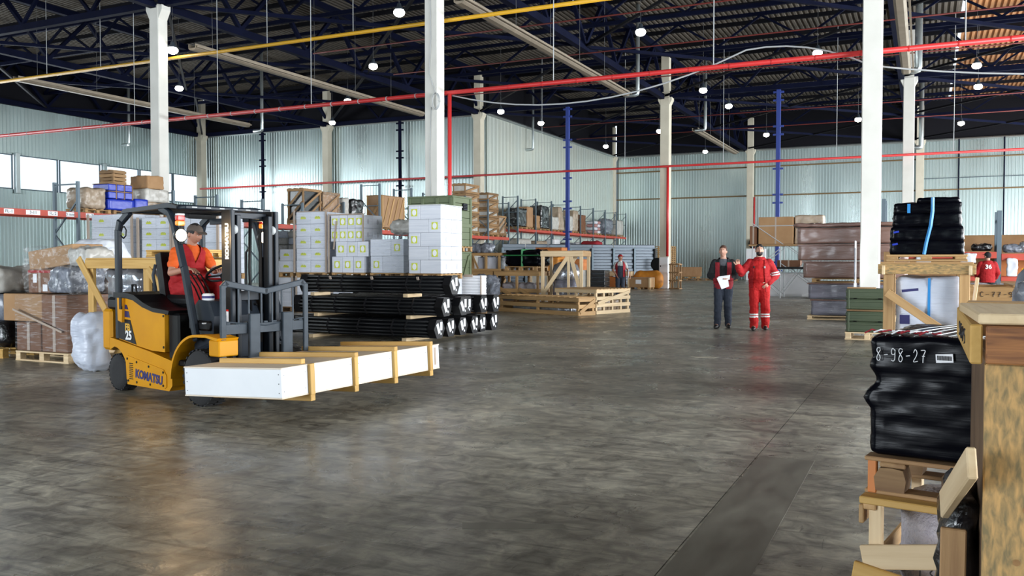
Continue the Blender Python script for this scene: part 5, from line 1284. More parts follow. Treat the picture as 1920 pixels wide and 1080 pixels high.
# foreground crate
FX, FY = .14, 2.6
T = thing('plywood_crate', 'large foreground crate with mouldy pine posts and a brown plywood side', 'crate', (0, 0, 0))
plank(T, 'corner_post', (FX + .16, FY + .02, .59), (.30, .04, 1.18), 'pine_mould')
plank(T, 'corner_post', (FX + .60, FY + .02, .59), (.26, .04, 1.18), 'pine_mould')
B().box((FX + .03, FY + .49, .585), (.018, .9, 1.17), bev=.002).build('side_panel', 'plywood_dark', T)
B().box((FX + .5, FY + .06, .585), (.9, .015, 1.17), bev=.002).build('front_panel', 'plywood_dark', T)
B().box((FX + .5, FY + .94, .585), (.92, .018, 1.17), bev=.002).build('back_panel', 'plywood_dark', T)
plank(T, 'side_rail', (FX - .012, FY + .49, 1.232), (.03, 1.0, .105), 'pine_yellow')
plank(T, 'front_rail', (FX + .5, FY - .008, 1.232), (.98, .028, .1), 'pine_red')
plank(T, 'side_rail', (FX + .98, FY + .49, 1.232), (.03, 1.0, .105), 'pine_yellow')
plank(T, 'back_rail', (FX + .5, FY + .965, 1.232), (.98, .028, .1), 'pine_old')
plank(T, 'lid_board', (FX + .19, FY + .32, 1.30), (.42, .66, .028), 'pine_pale', (0, 0, R(2)))
plank(T, 'lid_board', (FX + .55, FY + .60, 1.298), (.26, .7, .025), 'pine_pale', (0, 0, R(-6)))
plank(T, 'lid_board', (FX + .17, FY + .86, 1.298), (.34, .16, .025), 'pine', (0, 0, R(-4)))
B().box((FX + .55, FY + .5, .02), (.8, .9, .03)).build('base_board', 'plywood_dark', T)
hand('handwriting', '9805', .10, .045, T, Matrix.Translation((FX - .0285, FY + .72, 1.205)) @ Matrix.Rotation(R(-90), 4, 'Z'), 'ink', .0018)
kn = B()
for x, z in ((.13, .98), (.11, .80), (.09, .66)): kn.lathe([(.001, 0), (.009, 0), (.009, .002), (.001, .002)], 10, Matrix.Translation((FX + x, FY + .001, z)) @ Matrix.Rotation(R(90), 4, 'X'))
kn.build('knot', 'pine_end', T)
# broken plank nailed to it
bp = strut(None, 'broken_plank', (FX - .024, FY - .15, .945), (FX - .075, FY + .31, .715), .082, .024, 'pine_pale', up=(-1, -.12, 0)); tag(bp, 'broken pale plank sticking out slantwise from the foreground crate', 'timber')
tag(strut(None, 'splintered_plank', (FX - .055, FY + .26, 0), (FX - .05, FY + .26, .66), .07, .02, 'pine_old', up=(0, -1, 0)), 'rough brown upright plank left of the foreground crate', 'timber')
wrapped('wrapped_part', 'glossy black film bundle squeezed beside the foreground crate', 'wrapped goods', (FX - .03, FY + .52, 0), (.09, .42, .74), 'black_film', 0, .03, 7, .05, seed=17, n=14)
# things behind the foreground crate, right
wrapped('wrapped_part', 'shiny dark grey film-wrapped object at the right edge behind the foreground crate', 'wrapped goods', (.90, 5.75, 0), (.78, .7, 1.42), 'grey_film', 0, .09, 4, .15, seed=18, n=18)
T = slat_crate('low pine crate with handwriting behind the foreground crate', .95, 11.6, .55, 1.5, 1.2, .62, 0, 'pine', 2, 3, sw=.16, post=.12)
hand('handwriting', 'C-77-98', .045, .055, T, Matrix.Translation((-.38, -.605, .51)), 'ink', .003); B().box((-.55, -.605, .54), (.1, .01, .14)).build('paint_mark', 'ink_blue', T)
pallet('pallet under the low pine crate with handwriting', .95, 11.6, .40, 1.5, 1.2, mat='pine_old')
kart('wide brown carton under that low pine crate', .95, 11.6, 0, (1.5, 1.2, .39), mat='cardboard')
pallet('edge of a pine pallet stack left of the low pine crate, upper', .52 - .35, 11.9 + .6, .9, .5, 1.0, mat='pine') if False else None
wrapped('wrapped_part', 'clear film bundle behind the low pine crate', 'wrapped goods', (1.0, 14.2, 0), (1.5, 1.0, 1.12), 'clear_bubble', 0, .06, 3, .1, seed=19)
# right-hand rack beyond the red jacket
T = thing('pallet_rack', 'orange-beamed rack with brown boards beyond the man with number 36', 'pallet rack', (0, 0, 0))
def rp(x): return 31.0
for x in (-1.2, 2.1, 5.2):
    for y in (30.75, 31.75): plank(T, 'upright', (x, y, 1.75 if x != 2.1 else 1.52), (.13, .08, 3.5 if x != 2.1 else 3.04), 'rack_grey')
    for z in (.4, 1.2, 2.0): strut(T, 'frame_brace', (x, 30.75, z), (x, 31.75, z + .8), .04, .04, 'rack_grey', up=(1, 0, 0), bev=0)
for a, b_ in ((-1.2, 2.1), (2.1, 5.2)):
    for y in (30.72, 31.78):
        plank(T, 'load_beam', ((a + b_) / 2, y, 1.66 if b_ < 3 else 1.60), (b_ - a - .13, .05, .2), 'beam_orange')
        plank(T, 'load_beam', ((a + b_) / 2, y, .92), (b_ - a - .13, .05, .13), 'beam_orange')
    plank(T, 'back_board', ((a + b_) / 2, 31.85, 1.3), (b_ - a - .1, .02, .62), 'cardboard_light' if b_ < 3 else 'wood_orange')
    plank(T, 'back_board', ((a + b_) / 2, 31.85, .45), (b_ - a - .1, .02, .8), 'plywood')
plank(T, 'shelf_board', (.45, 31.25, 1.775), (3.1, .9, .025), 'pine_old'); plank(T, 'shelf_board', (3.65, 31.25, 1.72), (2.95, .9, .025), 'plywood')
wrapped('panel_load', 'wide beige board pack standing behind the right-hand rack', 'board pack', (2.8, 33.2, 0), (6.5, .25, 2.35), 'cardboard_light', 0, .0, 2, .02)
T = thing('steel_frame', 'dark steel portal frame on the right-hand rack left of its upright', 'frame', (.62, 31.2, 1.79))
for x in (-.3, .3): B().box((x, 0, .27), (.05, .05, .54)).build('leg', 'fl_black', T)
B().box((0, 0, .53), (.65, .05, .05)).build('crossbar', 'fl_black', T); B().box((-.1, -.1, .15), (.6, .04, .03)).build('rod', 'white_plastic', T)
for k, (x, wd, h_, m_, nm) in enumerate(((1.65, .55, .22, 'black_film', 'dark cushion-like bundle'), (2.55, .6, .25, 'grey_film', 'grey bundle'), (3.0, .6, .32, 'silver_film', 'silvery foil bundle'), (3.6, .5, .45, 'kraft_wrap', 'brown wrapped object'))):
    wrapped('wrapped_part', '%s lying on the right-hand rack' % nm, 'wrapped goods', (x, 31.2, 1.79 if x < 2.1 else 1.735), (wd, .6, h_), m_, 0, .05, 5, .1, seed=k + 60)
for k, (x, z, h_, nm) in enumerate(((-.0, 1.36, .3, 'left'), (1.25, 1.42, .3, 'middle, above the man'), (2.45, 1.0, .55, 'right, long'))):
    wrapped('plastic_bag', 'white plastic bag hanging on the right-hand rack, %s' % nm, 'bag', (x, 30.64, z), (.45 if k < 2 else .28, .08, h_), 'sack_white', 0, .03, 6, .03, seed=k, n=8)
tag(B().box((2.8, 30.66, 1.1), (.18, .02, .32)).build('hanging_card', 'fl_yellow'), 'yellow card hanging on the right-hand rack beside the long white bag', 'card')

# =====================================================================
# FORKLIFT (local x forward, -y is the side facing the viewer)
# =====================================================================
FL = thing('forklift', 'yellow and black electric forklift carrying the long white crate, work lamps on', 'forklift', (-6.42, 7.0, 0), R(-13))
def arc(cx, cz, r_, a0, a1, n=10): return [(cx + r_ * math.cos(R(a0 + (a1 - a0) * i / n)), cz + r_ * math.sin(R(a0 + (a1 - a0) * i / n))) for i in range(n + 1)]
# chassis side
side = [(-1.80, .60), (-1.80, .46)] + arc(-1.71, .21, .29, 100, 0, 8)[1:] + [(-1.42, .10), (-.56, .10), (-.50, .16), (-.50, .42), (-.93, .49), (-1.25, .53)]
body = B().prism(side, -.56, .56, 'y').build('chassis', 'fl_yellow', FL)
hood = [(-1.70, .60), (-1.25, .535), (-.93, .50), (-.67, .50), (-.67, .91), (-.90, .915), (-1.12, .96), (-1.32, 1.03), (-1.50, 1.05), (-1.66, 1.05)]
B().prism(hood, -.54, .54, 'y').build('battery_hood', 'fl_yellow', FL)
B().prism([(-1.72, 1.05), (-1.48, 1.05), (-1.30, 1.03), (-1.10, .96), (-.88, .915), (-.58, .90), (-.56, .94), (-.88, .96), (-1.08, 1.01), (-1.28, 1.09), (-1.48, 1.11), (-1.72, 1.11)], -.555, .555, 'y').build('hood_cover', 'fl_black', FL)
B().box((-1.92, 0, .68), (.20, 1.08, .47), bev=.03).build('counterweight', 'fl_yellow', FL)
B().box((-1.82, 0, .98), (.26, 1.04, .14), bev=.03).build('tail_cover', 'fl_black', FL)
B().box((-.57, 0, .66), (.2, 1.0, .50), bev=.02).build('step_housing', 'fl_black', FL)
B().box((-.48, 0, .40), (.66, 1.02, .06), bev=.01).build('floor_plate', 'fl_black', FL)
B().box((-.30, 0, .30), (.5, .7, .3), bev=.02).build('front_axle_housing', 'fl_black', FL)
hd = B().tube([(-1.60, -.40, 1.10), (-1.59, -.40, 1.19), (-1.52, -.40, 1.19), (-1.50, -.40, 1.10)], .015, 6).build('hood_handle', 'fl_black', FL)
B().prism([(-1.585, .80), (-1.5, .78), (-1.485, 1.05), (-1.6, 1.05)], -.575, -.54, 'y').build('hood_latch', 'fl_yellow', FL)
B().box((-1.515, -.575, .99), (.05, .02, .13), bev=.005).build('latch_grip', 'fl_black', FL)
# decal panel
B().prism([(-1.66, .60), (-1.25, .545), (-1.375, .81), (-1.66, .82)], -.5435, -.539, 'y').build('decal_panel', 'fl_black', FL)
B().prism([(-1.66, .845), (-1.38, .835), (-1.41, .905), (-1.66, .915)], -.5435, -.539, 'y').build('stripe', 'navy_paint', FL)
B().prism([(-1.66, .935), (-1.42, .925), (-1.45, .975), (-1.66, .985)], -.5435, -.539, 'y').build('stripe', 'navy_paint', FL)
B().prism([(-1.66, 1.0), (-1.48, .99), (-1.62, 1.02), (-1.66, 1.02)], -.5435, -.539, 'y').build('stripe', 'navy_paint', FL)
FR = (R(90), 0, 0)
text('lettering', 'FB', .105, 'orange_lens' if False else 'pipe_yellow', FL, (-1.43, -.546, .725), FR, .001, .004)
text('lettering', '25', .135, 'stripe_white', FL, (-1.41, -.546, .635), FR, .001, .005)
B().prism([(-1.44, .38), (-1.40, .42), (-.66, .32), (-.60, .26), (-.60, .14), (-.64, .12), (-1.38, .125), (-1.42, .16)], -.568, -.558, 'y').build('side_plate', 'fl_yellow', FL)
text('lettering', 'KOMATSU', .125, 'ink_blue', FL, (-.95, -.5705, .215), (R(90), R(4), 0), .001, .006, .95)
for i in range(9): B().box((-1.315, -.572, .17 + i * .021), (.075 - (i % 2) * .01, .006, .008)).build('vent_slot', 'fl_black', FL)
for x, z in ((-1.40, .385), (-1.20, .36), (-.95, .33), (-.66, .29), (-1.38, .145), (-1.2, .14), (-.92, .14), (-.66, .15), (-.69, .88), (-.69, .55)): B().lathe([(.001, 0), (.013, 0), (.013, .006), (.001, .006)], 8, Matrix.Translation((x, -.568 if z < .5 else -.541, z)) @ Matrix.Rotation(R(90), 4, 'X')).build('screw', 'fl_black', FL)
# front fenders
for sy in (-1, 1):
    pts = arc(-.02, .22, .50, 178, 90, 12) + ([(.16, .725), (.36, .70)] if sy < 0 else [])
    fb_ = B(); o_ = pts; i_ = [(-.02 + (q[0] + .02) * .95, .22 + (q[1] - .22) * .95) for q in pts]
    fb_.prism(o_ + i_[::-1], sy * .58, sy * .34, 'y').build('fender', 'fl_yellow', FL)
    B().prism([(-.50, .10), (-.47, .10), (-.44, .3), (-.30, .52), (-.10, .68), (.36, .68), (.36, .56), (.05, .56), (.05, .67), (-.1, .62), (-.3, .45), (-.42, .2)][::1], sy * .36, sy * .33, 'y') if False else None
    if sy < 0: B().box((.28, sy * .46, .60), (.18, .22, .16), bev=.01).build('fender_bracket', 'fl_yellow', FL)
# wheels
def wheel(x, y, r_, w_):
    T_ = B().lathe([(r_ * .55, -w_ / 2), (r_ * .93, -w_ / 2), (r_, -w_ / 2 + .03), (r_, w_ / 2 - .03), (r_ * .93, w_ / 2), (r_ * .55, w_ / 2)], 30, Matrix.Rotation(R(90), 4, 'X')).build('tyre', 'rubber', FL, True, (x, y, r_))
    B().lathe([(.001, -.02), (r_ * .2, -.03), (r_ * .25, .0), (r_ * .45, .02), (r_ * .5, -w_ * .35), (r_ * .58, -w_ * .42), (r_ * .58, w_ * .4), (.001, w_ * .4)], 22, Matrix.Rotation(R(90), 4, 'X')).build('rim', 'rim', T_, True)
    for k in range(5): B().lathe([(.001, 0), (.012, 0), (.012, .02), (.001, .02)], 6, Matrix.Translation((r_ * .3 * math.cos(k * 1.257), -.02 if y < 0 else .02, r_ * .3 * math.sin(k * 1.257))) @ Matrix.Rotation(R(90), 4, 'X')).build('wheel_nut', 'fl_bracket', T_)
    nt_ = B(); nl = 26
    for k in range(nl):
        a = 2 * PI * k / nl
        for s_ in (-1, 1): nt_.box((math.cos(a) * r_, s_ * w_ * .27, math.sin(a) * r_), (.012, w_ * .42, .03), rot=(0, -a, 0))
    nt_.build('tread', 'rubber', T_)
for sy in (-1, 1): wheel(0, sy * .47, .285, .20); wheel(-1.71, sy * .44, .205, .16)
# overhead guard
def guard(sy):
    P1 = [(-1.66, sy * .52, .60), (-1.66, sy * .52, 1.80), (-1.62, sy * .51, 1.90), (-1.44, sy * .49, 2.0)]
    b = B()
    for a, c in zip(P1[:-1], P1[1:]): 
        a, c = Vector(a), Vector(c); d = c - a; an = math.atan2(d.x, d.z)
        b.box((a + c) / 2, (.085, .055, d.length + .03), rot=(0, an, 0), bev=.012)
    b.build('rear_pillar', 'fl_steel', FL)
    P2 = [(-.78, sy * .50, 2.02), (-.62, sy * .50, 1.96), (-.53, sy * .50, 1.84), (-.36, sy * .50, 1.40), (-.14, sy * .49, .66)]
    b = B()
    for a, c in zip(P2[:-1], P2[1:]):
        a, c = Vector(a), Vector(c); d = c - a; an = math.atan2(d.x, d.z)
        b.box((a + c) / 2, (.075, .06, d.length + .03), rot=(0, an, 0), bev=.012)
    b.build('front_pillar', 'fl_steel', FL)
guard(-1); guard(1)
B().prism([(-1.56, 1.985), (-1.52, 2.03), (-.60, 2.065), (-.42, 2.03), (-.42, 2.0), (-.6, 2.015), (-1.5, 1.99)], -.54, -.47, 'y').build('roof_side_rail', 'fl_steel', FL)
B().prism([(-1.56, 1.985), (-1.52, 2.03), (-.60, 2.065), (-.42, 2.03), (-.42, 2.0), (-.6, 2.015), (-1.5, 1.99)], .47, .54, 'y').build('roof_side_rail', 'fl_steel', FL)
for x in (-1.52, -.46): B().box((x, 0, 2.02), (.08, .98, .05), bev=.01).build('roof_cross_rail', 'fl_steel', FL)
for i in range(8): B().box((-1.40 + i * .12, 0, 2.035), (.03, .96, .035)).build('roof_bar', 'fl_steel', FL)
B().box((-.36, 0, 2.01), (.16, 1.04, .04), bev=.01).build('roof_visor', 'fl_steel', FL)
for i in range(6): B().box((-.28, -.42 + i * .16, 2.012), (.012, .06, .012), bev=.002).build('visor_slot', 'cable_grey', FL)
B().box((-.50, -.22, 1.935), (.10, .32, .045), bev=.02, rot=(0, .2, 0)).build('mirror', 'fl_black', FL)
B().box((-.36, .22, 1.955), (.05, .08, .05), bev=.008).build('marker_light', 'pipe_yellow', FL)
hk = B().tube([(-1.56, -.53, 1.83), (-1.50, -.53, 1.84), (-1.46, -.53, 1.80), (-1.47, -.53, 1.74), (-1.52, -.53, 1.71), (-1.58, -.53, 1.74)], .008, 6).build('rope_hook', 'fl_black', FL)
# lamps on the front pillars
for sy, x, z in ((-1, -.30, 1.72), (.75, -.30, 1.72)):
    L_ = B().lathe([(.001, -.06), (.05, -.05), (.068, 0), (.07, .02), (.001, .02)], 18, Matrix.Translation((x, sy * .57, z)) @ Matrix.Rotation(R(90), 4, 'Y')).build('work_lamp', 'fl_black', FL, True)
    B().ell((x + .018, sy * .57, z), .022, .062, .062, 16, 8).build('lamp_lens', 'lamp_glass', L_, True)
    lt = bpy.data.lights.new('work_lamp_light', 'SPOT'); lt.energy = 9; lt.color = (1, .66, .32); lt.spot_size = R(150); lt.spot_blend = .6; lt.shadow_soft_size = .06
    lo = bpy.data.objects.new('work_lamp_light', lt); COL.objects.link(lo); lo.parent = FL; lo.location = (x + .06, sy * .57, z); lo.rotation_euler = (0, R(-75), 0)
    t_ = B().box((x, sy * .57, z + .175), (.055, .09, .055), bev=.01).build('turn_signal', 'red_lens', FL)
    B().box((x, sy * .57, z + .125), (.055, .09, .05), bev=.01).build('amber_lens', 'orange_lens', t_)
    B().box((x, sy * .57, z + .212), (.05, .08, .02), bev=.004).build('signal_cap', 'white_plastic', t_)
    B().box((x - .03, sy * .535, z + .06), (.03, .05, .3), bev=.005).build('lamp_bracket', 'fl_black', FL)
# dash, seat, wheel, levers
B().prism([(-.30, .46), (.02, .46), (.06, .9), (-.02, 1.05), (-.22, 1.06), (-.32, .98)], -.42, .42, 'y').build('dashboard', 'fl_steel', FL)
B().box((-.16, -.30, .80), (.36, .34, .10), bev=.02).build('side_console', 'fl_black', FL)
B().box((-.02, -.1, .83), (.03, .8, .012)).build('dash_trim', 'cable_grey', FL)
B().box((-1.02, .02, 1.02), (.50, .48, .13), bev=.04).build('seat_cushion', 'fl_black', FL)
B().box((-1.33, .02, 1.30), (.12, .46, .50), bev=.05, rot=(0, R(-12), 0)).build('seat_back', 'fl_black', FL)
B().tube([(-1.30, -.28, 1.12), (-1.34, -.29, 1.3), (-1.32, -.27, 1.42)], .02, 6).build('seat_belt', 'fl_bracket', FL, True)
sw = B(); MW = Matrix.Translation((-.50, .04, 1.33)) @ Matrix.Rotation(R(-32), 4, 'Y')
sw.tube([MW @ Vector((.17 * math.cos(a), .17 * math.sin(a), 0)) for a in [i * PI / 12 for i in range(25)]], .014, 8, False)
for a in (0, 2.1, 4.2): sw.tube([MW @ Vector((0, 0, -.03)), MW @ Vector((.165 * math.cos(a), .165 * math.sin(a), 0))], .012, 6)
sw.build('steering_wheel', 'fl_black', FL, True)
B().tube([(-.50, .04, 1.31), (-.24, .04, 1.0)], .03, 8).build('steering_column', 'fl_black', FL)
for i in range(4): B().tube([(-.22, -.26 - i * .045, 1.04), (-.30, -.26 - i * .05, 1.18), (-.46, -.24 - i * .055, 1.31), (-.53, -.24 - i * .055, 1.33)], .008, 6).build('control_lever', 'fl_black', FL, True)
B().lathe([(.001, 0), (.06, 0), (.062, .02), (.062, .06), (.05, .075), (.001, .075)], 18, Matrix.Translation((-.17, -.34, 1.05))).build('round_tin', 'white_plastic', FL, True)
B().lathe([(.0625, .025), (.064, .026), (.064, .05), (.0625, .051)], 18, Matrix.Translation((-.17, -.34, 1.05))).build('tin_band', 'ink_blue', FL)
# mast: two channels each side plus inner, tie bars
for sy in (-1, 1):
    for nm, x, y, wd, dp, z0, z1, m_ in (('outer_channel', .06, .25, .06, .16, .16, 1.98, 'mast_inner'), ('inner_channel', .11, .19, .05, .10, .2, 1.93, 'fl_steel'), ('channel_flange', .155, .265, .045, .03, .16, 1.98, 'fl_steel')):
        plank(FL, nm, (x, sy * y, (z0 + z1) / 2), (dp, wd, z1 - z0), m_, bev=.006)
    B().lathe([(.001, -.02), (.045, -.02), (.05, 0), (.045, .02), (.001, .02)], 16, Matrix.Translation((.13, sy * .23, 1.78)) @ Matrix.Rotation(R(90), 4, 'X')).build('chain_sheave', 'cable_grey', FL, True)
    plank(FL, 'chain', (.05, sy * .14, 1.2), (.02, .035, 1.2), 'mast_inner')
    B().tube([(.02, sy * .17, .3), (.02, sy * .17, 1.5)], .026, 8).build('lift_cylinder', 'fl_steel', FL, True)
    B().tube([(.05, sy * .42, .62), (-.35, sy * .42, .5)], .03, 8).build('tilt_cylinder', 'fl_steel', FL)
for z in (1.93, 1.10, .35): plank(FL, 'mast_tie', (.02, 0, z), (.05, .50, .10 if z < 1.5 else .06), 'fl_steel')
plank(FL, 'mast_top_arm', (-.14, -.20, 1.87), (.36, .05, .06), 'fl_steel'); plank(FL, 'mast_top_arm', (-.14, .20, 1.90), (.36, .05, .04), 'fl_steel')
B().tube([(-.06, .10, 1.62), (-.12, .08, 1.55), (-.12, .08, 1.2), (-.06, .09, 1.02), (.04, .10, 1.0)], .012, 6).build('hydraulic_hose', 'fl_black', FL, True)
B().tube([(.02, .04, 1.9), (0, .04, 1.4), (.04, .03, .7)], .018, 6).build('hydraulic_hose', 'fl_black', FL, True)
text('lettering', 'KOMATSU', .078, 'stripe_white', FL, (.085, -.2815, 1.66), (R(90), R(-90), 0), .001, .006)
B().box((.075, -.2815, .88), (.05, .003, .17)).build('warning_label', 'paper', FL); B().box((.075, -.2818, .955), (.05, .003, .02)).build('label_header', 'red_lens', FL)
# carriage and load backrest
TB = R(0)
for z, h_ in ((.78, .10), (.44, .10)): plank(FL, 'carriage_bar', (.31, 0, z), (.05, 1.02, h_), 'fl_bracket')
for i in range(9): B().box((.315, -.44 + i * .11, .838), (.04, .05, .018), bev=.004).build('notch', 'fl_bracket', FL)
for y in (-.16, .24):
    plank(FL, 'fork_shank', (.36, y, .62), (.045, .125, .62), 'fl_bracket', bev=.008)
    B().prism([(.34, .235), (1.35, .262), (1.45, .268), (1.45, .275), (1.3, .278), (.34, .285)], y - .06, y + .06, 'y').build('fork_blade', 'fl_steel', FL)
LB = [(.34, -.50, .52), (.33, -.50, 1.20), (.33, -.46, 1.235), (.33, .0, 1.15), (.33, .46, 1.235), (.33, .50, 1.20), (.34, .50, .52)]
b = B()
for a, c in zip(LB[:-1], LB[1:]):
    a, c = Vector(a), Vector(c); d = c - a; rx = math.atan2(-d.y, d.z)
    b.box((a + c) / 2, (.03, .062, d.length + .045), rot=(rx, 0, 0), bev=.008)
b.build('backrest_frame', 'fl_bracket', FL)
for i, y in enumerate((-.32, -.20, -.05, .08, .2, .34)): plank(FL, 'backrest_bar', (.33, y, .995), (.012, .02, .38), 'fl_bracket')
b = B(); b.tube([(.335, -.5, .86), (.335, 0, .80), (.335, .5, .86)], .008, 6); b.build('backrest_crossbar', 'fl_bracket', FL)

# white plywood crate on the forks
cang = math.atan2(.903 * math.cos(R(28)) + .43 * math.sin(R(28)), -.43 * math.cos(R(28)) + .903 * math.sin(R(28)))
CL, CW, CHh = 2.47, 1.17, .245
# near outer lower corner N, long axis direction, short axis direction away from the tip side
N_ = Vector((-4.93, 5.794, .287))
WC = thing('plywood_case', 'long white plywood case with pine battens carried crosswise on the forks', 'crate', N_, cang, None, None)
WC.rotation_euler = Euler((R(-2.6), 0, cang)); 
# local x along the long side, local +y towards the mast
B().box((CL / 2, CW / 2, CHh / 2), (CL, CW, CHh), bev=.003).build('body', 'ply_white', WC)
B().box((CL / 2, CW / 2, CHh + .006), (CL + .01, CW + .01, .012), bev=.002).build('lid', 'ply_top', WC)
B().box((CL / 2, CW / 2, -.006), (CL + .006, CW + .006, .012), bev=.002).build('bottom_sheet', 'ply_top', WC)
for i, x in enumerate((.36, .98, 1.62, 2.27)):
    plank(WC, 'top_batten', (x, CW / 2 - .01, CHh + .012 + .022), (.055, CW + .06 - (.22 if i == 0 else 0), .045), 'pine_yellow')
    if i: plank(WC, 'side_batten', (x, -.018, CHh / 2 + .0), (.055, .034, CHh + .03), 'pine_yellow')
    else: plank(WC, 'side_batten', (x, -.018, CHh / 2 + .0), (.06, .034, CHh + .03), 'pine_yellow')
    plank(WC, 'runner', (x, CW / 2 - .01, -.012 - .03), (.06, CW + .04, .06), 'pine_yellow')
for sx in (0, 1):
    for z in (.04, .12, .2):
        for y in (.03, CW - .03): B().box((sx * CL + (-.001 if not sx else .001), y, z), (.003, .007, .007)).build('nail', 'fl_black', WC)
for x in (.03, .3, .42, .93, 1.05, 1.56, 1.68, 2.2, 2.44):
    for z in (.05, .19): B().box((x, -.001, z), (.006, .003, .006)).build('nail', 'fl_bracket', WC)
B().box((CL - .08, -.002, .13), (.035, .003, .19)).build('paper_strip', 'cardboard_edge', WC)

# =====================================================================
# PEOPLE (local -y is the way they face)
# =====================================================================
def remesh(bld, name, voxel, mats, smooth=2, parent=None, cut=None, matfn=None, fold=0., fsc=9.):
    me = bld.mesh('tmp', mats[0]); o = bpy.data.objects.new('tmp', me); COL.objects.link(o)
    m = o.modifiers.new('r', 'REMESH'); m.mode = 'VOXEL'; m.voxel_size = voxel; m.use_smooth_shade = True
    if smooth: s_ = o.modifiers.new('s', 'SMOOTH'); s_.iterations = smooth; s_.factor = .5
    me2 = bpy.data.meshes.new_from_object(o.evaluated_get(bpy.context.evaluated_depsgraph_get()))
    bpy.data.objects.remove(o); bpy.data.meshes.remove(me)
    me2.name = name; me2.materials.clear()
    for q in mats: me2.materials.append(MAT[q])
    if fold:
        ns = [Vector(v.normal) for v in me2.vertices]
        for v, n in zip(me2.vertices, ns): v.co += n * noise.fractal(Vector((v.co.x * fsc * .6, v.co.y * fsc * .6, v.co.z * fsc)), .8, 2., 3) * fold
    if matfn:
        for p in me2.polygons: p.material_index = matfn(p.center, p.normal)
    me2.polygons.foreach_set('use_smooth', [True] * len(me2.polygons)); me2.update()
    if cut:
        import bmesh
        bm = bmesh.new(); bm.from_mesh(me2); dl = [f for f in bm.faces if cut(f.calc_center_median())]; bmesh.ops.delete(bm, geom=dl, context='FACES'); bm.to_mesh(me2); bm.free()
    o = bpy.data.objects.new(name, me2); COL.objects.link(o)
    if parent: o.parent = parent
    return o
def add_hand(b, wr, dirv, pn, side, curl=.5, s=1., spread=.12):
    """hand from the wrist wr along dirv; pn is the palm normal; side +1 puts the thumb on the +cross side"""
    d = Vector(dirv).normalized(); n = Vector(pn); n = (n - d * n.dot(d)).normalized(); t = d.cross(n) * side; wr = Vector(wr)
    for k, o_ in enumerate((-.030, -.010, .011, .031)):
        b.rc(wr + d * .01 * s + t * o_ * .55 * s, .015 * s, wr + d * .085 * s + t * o_ * s, .0125 * s, 8)
    for k, (o_, ln) in enumerate(((.033, .072), (.012, .082), (-.010, .076), (-.031, .06))):
        p = wr + d * .088 * s + t * o_ * s; dd = (d + t * o_ * spread * 10).normalized(); r_ = .0095 * s
        for j in range(3):
            a = curl * (.45 + .5 * j); v = (dd * math.cos(a) + n * math.sin(a)).normalized()
            q = p + v * ln * s * (.45, .32, .25)[j]; b.rc(p, r_, q, r_ * .92, 8); p = q; r_ *= .92
    p = wr + d * .03 * s + t * .03 * s; v = (d * .6 + t * .75 + n * .25).normalized()
    for j, ln in enumerate((.038, .032, .026)):
        q = p + v * ln * s; b.rc(p, (.0125 - j * .001) * s, q, (.0115 - j * .001) * s, 8); p = q; v = (v + d * .45 + n * curl * .4).normalized()
def head_fn(q, u):
    """egg skull with jaw, brow, nose, sockets and chin; face towards -y"""
    x, y, z = q; t = -min(u.z, 0)
    x *= 1 - .30 * t ** 1.3; 
    if y > 0: y *= 1 - .35 * t
    else: y *= 1 - .10 * t
    f = max(0, -u.y)
    y -= .030 * math.exp(-(u.x / .16) ** 2 - ((u.z + .16) / .15) ** 2) * f
    y -= .012 * math.exp(-(u.x / .13) ** 2 - ((u.z - .05) / .2) ** 2) * f
    y += .011 * (math.exp(-((u.x - .38) / .2) ** 2 - ((u.z - .08) / .12) ** 2) + math.exp(-((u.x + .38) / .2) ** 2 - ((u.z - .08) / .12) ** 2)) * f
    y -= .006 * math.exp(-((u.z - .27) / .1) ** 2 - (u.x / .5) ** 2) * f
    y -= .010 * math.exp(-(u.x / .3) ** 2 - ((u.z + .78) / .15) ** 2) * f
    y -= .006 * math.exp(-(u.x / .25) ** 2 - ((u.z + .50) / .1) ** 2) * f
    return Vector((x, y, z))
